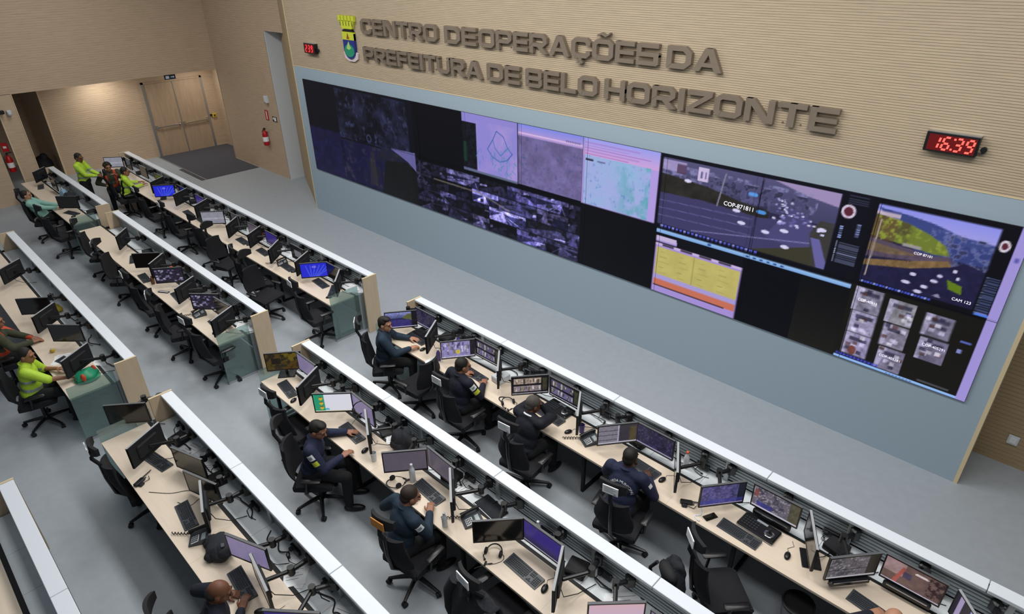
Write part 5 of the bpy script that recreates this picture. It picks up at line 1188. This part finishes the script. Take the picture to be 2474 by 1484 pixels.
for x, k, lb in [(8.75, 'F', 'small black computer box on the tray behind the teal jacket man\'s dark map monitor'), (10.60, 'F', 'small black computer box left of the suited man\'s camera strips'), (12.35, 'F', 'small black computer box on the tray below the officer\'s dark monitor'), (14.70, 'F', 'small black computer box near the tall brown monitor'),
                 (9.30, 'R', 'small black computer box behind the bright white and green monitor'), (11.10, 'R', 'small black computer box behind the grey centre monitor'), (12.95, 'R', 'small black computer box right of the purple monitor'), (8.10, 'T', 'small black computer box at the aisle end of the rear right tray'), (9.15, 'T', 'small black computer box between the two low dark monitors'),
                 (5.70, 'L', 'black computer box at the aisle end of the front left tray'), (4.75, 'L', 'black computer box behind the grey window monitor'), (3.35, 'L', 'black computer box behind the plain purple monitor'), (1.75, 'L', 'black computer box behind the pale grey monitor'), (-0.80, 'L', 'black computer box behind the far blue wallpaper monitor'), (-2.9, 'L', 'black computer box before the seated hi-vis man'), (-4.4, 'L', 'black computer box at the farthest end of the front left tray'),
                 (5.45, 'K', 'black computer box behind the dark greenish monitor'), (4.15, 'K', 'black computer box right of the brown bottle monitor'), (3.45, 'K', 'black computer box behind the camera tile monitor'), (1.65, 'K', 'black computer box near the empty end of the middle left tray'), (-1.9, 'K2', 'black computer box near the far glass screen')]:
    boxy('computer_box', lb, 'computer', x, ROWS[k][4]-.22, TZ, (.20, .19, .075), ((x*37) % 30)-15, 'soft_black', [('front_panel', (0, -.096, .038), (.17, .004, .05), 'black_plastic'), ('power_light', (.06, -.099, .05), (.012, .003, .006), 'silver')])
# loose cables on the trays and desks
def cable(label, pts, r=.006, m='black_plastic'):
    t = thing('cable', label, 'cable', pts[0], 0, 'loose cables'); P = [Vector(p)-Vector(pts[0]) for p in pts]
    sm = []
    for i in range(len(P)-1):
        p0, p1, p2, p3 = P[max(i-1, 0)], P[i], P[i+1], P[min(i+2, len(P)-1)]
        for k in range(6):
            t_ = k/6; sm.append(.5*((2*p1)+(p2-p0)*t_+(2*p0-5*p1+4*p2-p3)*t_*t_+(3*p1-p0-3*p2+p3)*t_**3))
    sm.append(P[-1]); link('lead', MB().tube(sm, r, 6).mesh('lead', m, True), t)
    link('plug', MB().rbox(tuple(P[-1]), (.03, .02, .018), .004).mesh('plug', m), t)
def tray_cables(k, xs):
    y0 = ROWS[k][4]; r = np.random.default_rng(ord(k[0]))
    for i, x in enumerate(xs):
        pts = [(x+.09*j+r.uniform(-.04, .04), y0-.18+r.uniform(-.06, .05), TZ+.008+abs(r.uniform(0, .03))) for j in range(6)]
        cable('black cable tangle on the tray, %s bundle from the left, %s' % (ORD[i], ROWN[k]), pts, .007)
tray_cables('F', (8.7, 9.95, 11.4, 12.75, 14.5, 15.7)); tray_cables('R', (8.45, 9.4, 10.85, 11.35, 12.85)); tray_cables('T', (7.9, 8.7, 9.5, 10.3, 11.3))
tray_cables('L', (-4.4, -3.0, -1.3, .2, 1.5, 2.9, 4.3, 5.3)); tray_cables('K', (1.6, 2.6, 3.6, 4.5, 5.2)); tray_cables('J', (2.2, 3.4, 4.4, 5.3))
cable('thin cable looped on the bare rear right desk', [(8.75, -7.36, DZ+.005), (8.95, -7.2, DZ+.005), (9.05, -7.05, DZ+.005), (9.2, -6.95, DZ+.005)], .003)
cable('thin cable below the edge-on monitor, rear right row', [(9.15, -7.20, DZ+.005), (9.3, -7.12, DZ+.005), (9.28, -7.0, DZ+.005), (9.4, -6.94, DZ+.005)], .003)
cable('short black lead on the desk left of the suited man', [(10.50, -3.34, DZ+.008), (10.44, -3.38, DZ+.008), (10.46, -3.43, DZ+.008), (10.56, -3.46, DZ+.008)], .008)
cable('white cable on the desk beside the mobile phone', [(13.42, -3.30, DZ+.005), (13.48, -3.40, DZ+.005), (13.44, -3.46, DZ+.005), (13.50, -3.49, DZ+.005)], .008, 'white_paint')
# ---------------------------------------------------------------- people
from mathutils.bvhtree import BVHTree
def remesh(mb, name, mats, vox, classify=None, smooth_it=4):
    me = mb.mesh(name+'_raw', mats); o = bpy.data.objects.new('tmp_body', me); COL.objects.link(o)
    md = o.modifiers.new('r', 'REMESH'); md.mode = 'VOXEL'; md.voxel_size = vox; md.use_smooth_shade = True
    s = o.modifiers.new('s', 'SMOOTH'); s.factor = .5; s.iterations = smooth_it
    out = bpy.data.meshes.new_from_object(o.evaluated_get(bpy.context.evaluated_depsgraph_get()))
    bpy.data.objects.remove(o); bpy.data.meshes.remove(me)
    out.name = name; out.materials.clear()
    for m in (mats if isinstance(mats, list) else [mats]): out.materials.append(MATS[m])
    out.polygons.foreach_set('use_smooth', [True]*len(out.polygons))
    n = len(out.polygons); idx = np.zeros(n, np.int32)
    if classify:
        c = np.zeros(n*3, np.float32); out.polygons.foreach_get('center', c); idx = classify(c.reshape(-1, 3)).astype(np.int32)
    out.polygons.foreach_set('material_index', idx); out.update()
    return out
def cap(mb, a, b, ra, rb, n=12):
    a, b = Vector(a), Vector(b); mb.tube([a, b], [ra, rb], n); mb.ell(a, (ra*1.0,)*3, n, 8); mb.ell(b, (rb*1.0,)*3, n, 8)
def person(x, y, yaw, label, hands=(None, None), lean=6, recline=0, head_yaw=0, head_pitch=8, skin='skin_tan', hair='hair_black', hair_style='short',
           top='navy', legs='trousers', stand=False, short=False, vest=None, patches=(), back_text=None, glasses=False, collar=None, twist=0, vox=.008, scale=1.0, group=None, face_up=False, knee_out=.0, mask=False):
    P = thing('person', label, 'person', (x, y, 0), R(yaw), group)
    inv = Matrix.Rotation(-R(yaw), 3, 'Z'); loc = Vector((x, y, 0))
    hz = .94 if stand else .585
    pel = Vector((0, -.03 if not stand else 0, hz))
    TW = Matrix.Rotation(R(twist), 3, 'Z'); LE = Matrix.Rotation(-R(lean-recline), 3, 'X'); TM = TW @ LE
    tp = lambda v: pel+TM @ Vector(v)                          # torso point
    chest = tp((0, .0, .30)); shl = [tp((-.185, -.005, .435)), tp((.185, -.005, .435))]
    neck0 = tp((0, -.005, .44)); HM = Matrix.Rotation(R(yaw*0+twist+head_yaw), 3, 'Z') @ Matrix.Rotation(-R(head_pitch), 3, 'X')
    headc = tp((0, .03, .60))
    hp = lambda v: headc+HM @ Vector(v)
    H4 = Matrix.Translation(headc) @ HM.to_4x4()
    T4 = Matrix.Translation(pel) @ TM.to_4x4()
    # arms
    wr, el, hd = [], [], []
    for i, s in enumerate((-1, 1)):
        S = shl[i]; t = hands[i]
        Hh = (inv @ (Vector(t)-loc)) if t is not None else Vector((s*.14, .33 if not stand else .05, hz+.12 if not stand else .80))
        a, b = .285, .255; d = Hh-S; L = min(d.length, (a+b)*.985); dn = d.normalized(); Hh = S+dn*L
        q = (a*a-b*b+L*L)/(2*L); hgt = math.sqrt(max(a*a-q*q, 0)); hint = Vector((s*.75, -.25, -.8)); hint = (hint-dn*hint.dot(dn)).normalized()
        el.append(S+dn*q+hint*hgt); wr.append(Hh); hd.append((Hh-el[-1]).normalized())
    # legs
    kn, an = [], []
    for s in (-1, 1):
        if stand: kn.append(Vector((s*.11, .02, .50))); an.append(Vector((s*.12, .0, .09)))
        else: kn.append(Vector((s*(.13+knee_out), .40, .545))); an.append(Vector((s*(.14+knee_out), .38, .10)))
    hip = [pel+Vector((s*.095, .0, -.02)) for s in (-1, 1)]
    # --- continuous body: head, neck, trunk, arms, hands, legs
    B = MB()
    B.ell((0, -.012, .035), (.074, .094, .088), 18, 12, M=H4); B.ell((0, .022, -.035), (.060, .070, .082), 16, 10, M=H4)
    B.ell((0, .055, -.085), (.034, .030, .026), 12, 8, M=H4); B.ell((0, .078, .03), (.052, .018, .022), 12, 8, M=H4)
    B.tube([H4 @ Vector((0, .088, .018)), H4 @ Vector((0, .112, -.026))], [.010, .017], 8); B.ell((0, .090, -.058), (.025, .010, .010), 10, 6, M=H4)
    for s in (-1, 1): B.ell((s*.076, -.008, -.008), (.012, .024, .034), 10, 8, M=H4)
    cap(B, neck0-TM @ Vector((0, 0, .04)), hp((0, -.02, -.05)), .058, .054)
    B.ell((0, 0, .30), (.155, .095, .17), 16, 10, M=T4); B.ell((0, 0, .10), (.14, .10, .16), 16, 10, M=T4)
    for i, s in enumerate((-1, 1)):
        cap(B, shl[i], el[i], .050, .040); cap(B, el[i], wr[i], .038, .027)
        cap(B, hip[i], kn[i], .075, .055); cap(B, kn[i], an[i], .052, .038)
        d = hd[i]; n = Vector((0, 0, 1)); n = (n-d*n.dot(d)); n = n.normalized() if n.length > .05 else Vector((0, 1, 0)); sd = d.cross(n)
        if sd.x*s < 0: pass
        X = Matrix((sd, d, n)).transposed().to_4x4(); X.translation = wr[i]
        B.rbox((0, .05, 0), (.082, .10, .030), .012, M=X)
        for j, (fx, fl) in enumerate(((-.031, .062), (-.0105, .074), (.0105, .070), (.031, .055))):
            p0 = X @ Vector((fx*.9, .09, 0)); p1 = X @ Vector((fx*1.15, .09+fl*.55, -.012)); p2 = X @ Vector((fx*1.12, .09+fl*.9, -.036))
            B.tube([p0, p1, p2], [.0105, .0095, .008], 8); B.ell(tuple(p2), (.008,)*3, 8, 6); B.ell(tuple(p1), (.0095,)*3, 8, 6)
        ts = 1 if (s < 0) == (sd.x > 0) else -1                  # thumb towards the body's midline
        q0 = X @ Vector((ts*.034, .03, -.004)); q1 = X @ Vector((ts*.062, .065, -.012)); q2 = X @ Vector((ts*.066, .095, -.022))
        B.tube([q0, q1, q2], [.014, .011, .009], 8); B.ell(tuple(q2), (.009,)*3, 8, 6)
    body = link('body', remesh(B, 'body', [skin], min(vox, .0065) if vox < .009 else .009, None, 2), P)
    for s in (-1, 1):
        link('eye', cached('eye', lambda: MB().ell((0, 0, 0), (.011, .006, .006), 8, 6).mesh('eye', 'hair_black', True)), P, hp((s*.031, .092, .008)), HM.to_euler())
        link('eyebrow', cached('eyebrow', lambda: MB().rbox((0, 0, 0), (.036, .01, .008), .003).mesh('eyebrow', 'hair_black')), P, hp((s*.032, .094, .030)), HM.to_euler())
    # --- hair
    if hair_style != 'bald':
        Hm = MB()
        if hair_style == 'curly':
            r = np.random.default_rng(3)
            for k in range(60):
                a, b_ = r.uniform(0, 6.28), r.uniform(-.3, 1.5); v = Vector((math.cos(a)*math.cos(b_)*.088, math.sin(a)*math.cos(b_)*.105-.02, math.sin(b_)*.10+.03))
                if v.y < .05 or v.z > .08: Hm.ell(tuple(v), (.026,)*3, 8, 6, M=H4)
            Hm.ell((0, -.03, .045), (.082, .092, .092), 16, 10, M=H4)
        else:
            Hm.ell((0, -.024, .046), (.0815, .096, .0885), 18, 12, M=H4); Hm.ell((0, -.055, -.005), (.070, .060, .065), 14, 10, M=H4)
            if hair_style == 'top': Hm.ell((0, .015, .105), (.062, .075, .035), 14, 8, M=H4)
        link('hair', remesh(Hm, 'hair', [hair], .008, None, 3), P)
    elif hair != 'none':
        Hm = MB().ell((0, -.055, -.012), (.078, .062, .060), 16, 10, M=H4); link('hair', remesh(Hm, 'hair', [hair], .008, None, 3), P)
    if glasses:
        g = MB()
        for s in (-1, 1):
            g.tube([H4 @ Vector((s*.033+.022*math.cos(a), .108, .006+.016*math.sin(a))) for a in [2*math.pi*k/12 for k in range(13)]], .0028, 5)
            g.tube([H4 @ Vector((s*.056, .106, .01)), H4 @ Vector((s*.080, .0, .012))], .0025, 5)
        link('glasses', g.mesh('glasses', 'black_plastic'), P)
    if mask: link('face_mask', remesh(MB().ell((0, .060, -.052), (.055, .052, .048), 14, 10, M=H4), 'face_mask', ['black_plastic'], .008), P)
    # --- trousers and shoes
    Tm = MB(); Tm.ell(tuple(pel+Vector((0, .01, .0))), (.165, .145, .13), 18, 12)
    for i in range(2):
        cap(Tm, hip[i], kn[i], .096, .072, 14); cap(Tm, kn[i], an[i]+Vector((0, 0, .02)), .070, .056, 14)
    link('trousers', remesh(Tm, 'trousers', [legs], .013, None, 5), P)
    for i in range(2):
        a = an[i]; b = MB().ell((a.x, a.y+.06, .045), (.045, .135, .045), 14, 10).ell((a.x, a.y, .075), (.045, .05, .06), 12, 8); b.v = [(u, v, max(w_, .003)) for u, v, w_ in b.v]
        link('shoe', b.mesh('shoe', 'shoe', True), P)
    # --- top
    J = MB(); J.ell((0, .0, .30), (.185, .125, .19), 18, 12, M=T4); J.ell((0, .01, .12), (.168, .135, .18), 18, 12, M=T4); J.ell((0, .0, .02), (.172, .145, .10), 18, 12, M=T4)
    J.tube([T4 @ Vector((-.15, -.005, .42)), T4 @ Vector((0, -.01, .455)), T4 @ Vector((.15, -.005, .42))], [.068, .078, .068], 12)
    for i in range(2):
        cap(J, shl[i], el[i], .076, .062, 14)
        if not short: cap(J, el[i], el[i]+(wr[i]-el[i])*.93, .060, .044, 14)
    TI = np.array(T4.inverted())
    mats = [top]; cls = None
    if vest == 'bands':
        mats = [top, 'reflective']
        def cls(c):
            l = c @ TI[:3, :3].T+TI[:3, 3]; z = l[:, 2]; arm = np.abs(l[:, 0]) > .2
            return ((np.abs(z-.11) < .024) | (np.abs(z-.25) < .022)) & ~arm
    elif vest == 'straps':
        mats = [top, 'orange']
        def cls(c):
            l = c @ TI[:3, :3].T+TI[:3, 3]; return (np.abs(l[:, 2]-.10) < .035) | ((np.abs(np.abs(l[:, 0])-.11) < .03) & (l[:, 2] > .08) & (np.abs(l[:, 0]) < .15))
    elif vest == 'black_back':
        mats = [top, 'black_sign', 'reflective']
        def cls(c):
            l = c @ TI[:3, :3].T+TI[:3, 3]; a = (np.abs(l[:, 0]-.1) < .035) & (l[:, 2] < .4); b_ = np.abs(l[:, 2]-.22) < .022; return np.where(a, 1, np.where(b_, 2, 0))
    jm = remesh(J, 'jacket', mats, .011, cls, 6); link('jacket' if not short else 'shirt', jm, P)
    bvh = BVHTree.FromPolygons([v.co.copy() for v in jm.vertices], [tuple(p.vertices) for p in jm.polygons])
    c = MB(); pts = [T4 @ Vector((.072*math.cos(a), .072*math.sin(a)-.008, .475+.02*math.sin(a)*-1)) for a in [2*math.pi*k/18 for k in range(19)]]
    c.tube(pts, .012, 8, cap=False); link('collar', c.mesh('collar', collar or top, True), P)
    for arm, t_, w_, h_, mm in patches:                        # cloth patches wrapped on the upper arm
        A, E = shl[arm], el[arm]; ax = (E-A).normalized(); s = -1 if arm == 0 else 1
        out = (TW @ Vector((s, -.25, .25))); out = (out-ax*out.dot(ax)).normalized(); sd = ax.cross(out); mb = MB(); n_ = 4; c0 = A+ax*(E-A).length*t_
        for j in range(n_+1):
            for i in range(n_+1):
                o_ = c0+sd*w_*(i/n_-.5)+ax*h_*(j/n_-.5)+out*.2; hit = bvh.ray_cast(o_, -out); mb.v.append(tuple((hit[0] if hit[0] else c0+out*.07)+out*.004))
        for j in range(n_):
            for i in range(n_): mb.f.append((j*(n_+1)+i, j*(n_+1)+i+1, (j+1)*(n_+1)+i+1, (j+1)*(n_+1)+i)); mb.m.append(1 if (i in (1, 2) and j in (1, 2)) else 0)
        link('patch', mb.mesh('patch', [mm, 'slat_metal' if mm == 'paper' else mm]), P)
    if back_text:
        cu = bpy.data.curves.new('t', 'FONT'); cu.body = back_text; cu.size = .04; cu.align_x = 'CENTER'
        tmp = bpy.data.objects.new('tmp_text', cu); COL.objects.link(tmp)
        me = bpy.data.meshes.new_from_object(tmp.evaluated_get(bpy.context.evaluated_depsgraph_get())); bpy.data.objects.remove(tmp)
        r0 = .13
        for v in me.vertices:
            a = v.co.x/r0; rr = r0+v.co.y; px, pz = rr*math.sin(a), rr*math.cos(a)+.22
            o_ = T4 @ Vector((px, -.5, pz)); dr = (TM @ Vector((0, 1, 0))); hit = bvh.ray_cast(o_, dr); v.co = (hit[0]-dr*.006) if hit[0] else (T4 @ Vector((px, -.13, pz)))
        me.materials.clear(); me.materials.append(MATS['paper']); me.name = 'back_lettering'; link('back_lettering', me, P)
    return P
PT = ((1, .22, .085, .075, 'paper'), (1, .55, .085, .065, 'patch_yellow'))
person(8.28, -3.72, -38, 'person in teal navy jacket typing at the front right aisle end', ((8.36, -3.30, .79), (8.62, -3.50, .80)), 4, head_yaw=-28, head_pitch=6, skin='skin_light', hair_style='top', top='teal_navy')
person(9.98, -3.72, -4, 'person in navy uniform with sleeve patches, head turned to the crowd picture', ((9.72, -3.40, .80), (10.10, -3.38, .79)), 8, head_yaw=-20, head_pitch=10, top='navy_dark', patches=PT, skin='skin_tan', mask=False)
person(11.24, -3.76, 0, 'person in dark suit and glasses with hands raised to the face', ((11.16, -3.50, 1.12), (11.26, -3.50, 1.13)), 16, head_yaw=-25, head_pitch=14, top='suit', hair='hair_grey', glasses=True, collar='white_shirt', skin='skin_brown')
person(12.68, -3.72, 8, 'person in navy uniform with white back lettering, seen from behind', ((12.46, -3.34, .79), (12.80, -3.36, .79)), 14, head_yaw=-4, head_pitch=16, top='navy', back_text='GUARDA MUNICIPAL', skin='skin_dark', patches=((1, .35, .05, .05, 'white_shirt'),))
person(15.36, -3.86, -5, 'bald person at the bottom right edge, only the head in view', ((15.2, -3.45, .79), (15.55, -3.42, .79)), 10, head_yaw=0, head_pitch=14, top='navy_dark', hair_style='bald', hair='none', skin='skin_light')
person(9.62, -5.78, -45, 'person in navy uniform leaning to a keyboard, yellow and white patches', ((9.56, -5.26, .79), (9.92, -5.56, .80)), 12, head_yaw=-18, head_pitch=22, top='navy', patches=PT, skin='skin_tan', hair_style='top')
person(11.30, -5.76, -8, 'person in blue jacket with white sleeve patch, hand by the tablet', ((11.02, -5.44, .79), (11.36, -5.40, .79)), 16, head_yaw=-10, head_pitch=20, top='teal_navy', patches=((1, .25, .08, .08, 'paper'),), skin='skin_tan', hair_style='short', hair='hair_brown')
person(10.96, -7.58, -20, 'bald person in dark uniform at the bottom left desk, reaching forward', ((10.72, -7.36, .80), (11.0, -7.34, .80)), 12, head_yaw=-10, head_pitch=24, top='navy_dark', hair_style='bald', hair='hair_black', skin='skin_brown', patches=((1, .4, .05, .05, 'paper'),))
person(5.24, -7.72, -15, 'person in short sleeved hi-vis shirt with grey bands reaching right', ((5.22, -7.36, .80), (5.60, -7.30, .80)), 8, head_yaw=-25, head_pitch=12, top='hivis', vest='bands', short=True, skin='skin_tan')
person(3.75, -7.80, -8, 'person with orange straps cut by the left edge of the photo', ((3.9, -7.38, .79), (4.05, -7.42, .79)), 8, head_yaw=-20, top='olive', vest='straps', skin='skin_tan', hair='hair_brown')
person(-4.15, -4.32, -35, 'person in hi-vis jacket standing behind the partition at the far left', ((-4.02, -3.98, 1.06), (-3.90, -4.06, 1.05)), 2, head_yaw=-20, head_pitch=14, top='hivis', vest='bands', stand=True, skin='skin_brown')
person(-4.12, -3.70, -100, 'person with dark curly hair and orange straps, arm stretched out', ((-3.72, -3.66, 1.02), (-3.97, -3.90, .74)), 6, head_yaw=10, head_pitch=6, top='olive', vest='straps', hair_style='curly', skin='skin_tan')
person(-3.28, -3.62, -12, 'person in hi-vis and black vest sitting with back to the camera', ((-3.44, -3.26, .80), (-3.08, -3.28, .80)), 8, head_yaw=-10, head_pitch=10, top='hivis', vest='black_back', skin='skin_tan')
person(-3.0, -5.60, -18, 'person in pale teal shirt leaning back in a chair at far left', ((-3.05, -5.20, .74), (-2.75, -5.22, .74)), 0, recline=22, head_yaw=0, head_pitch=0, top='teal_shirt', skin='skin_light')
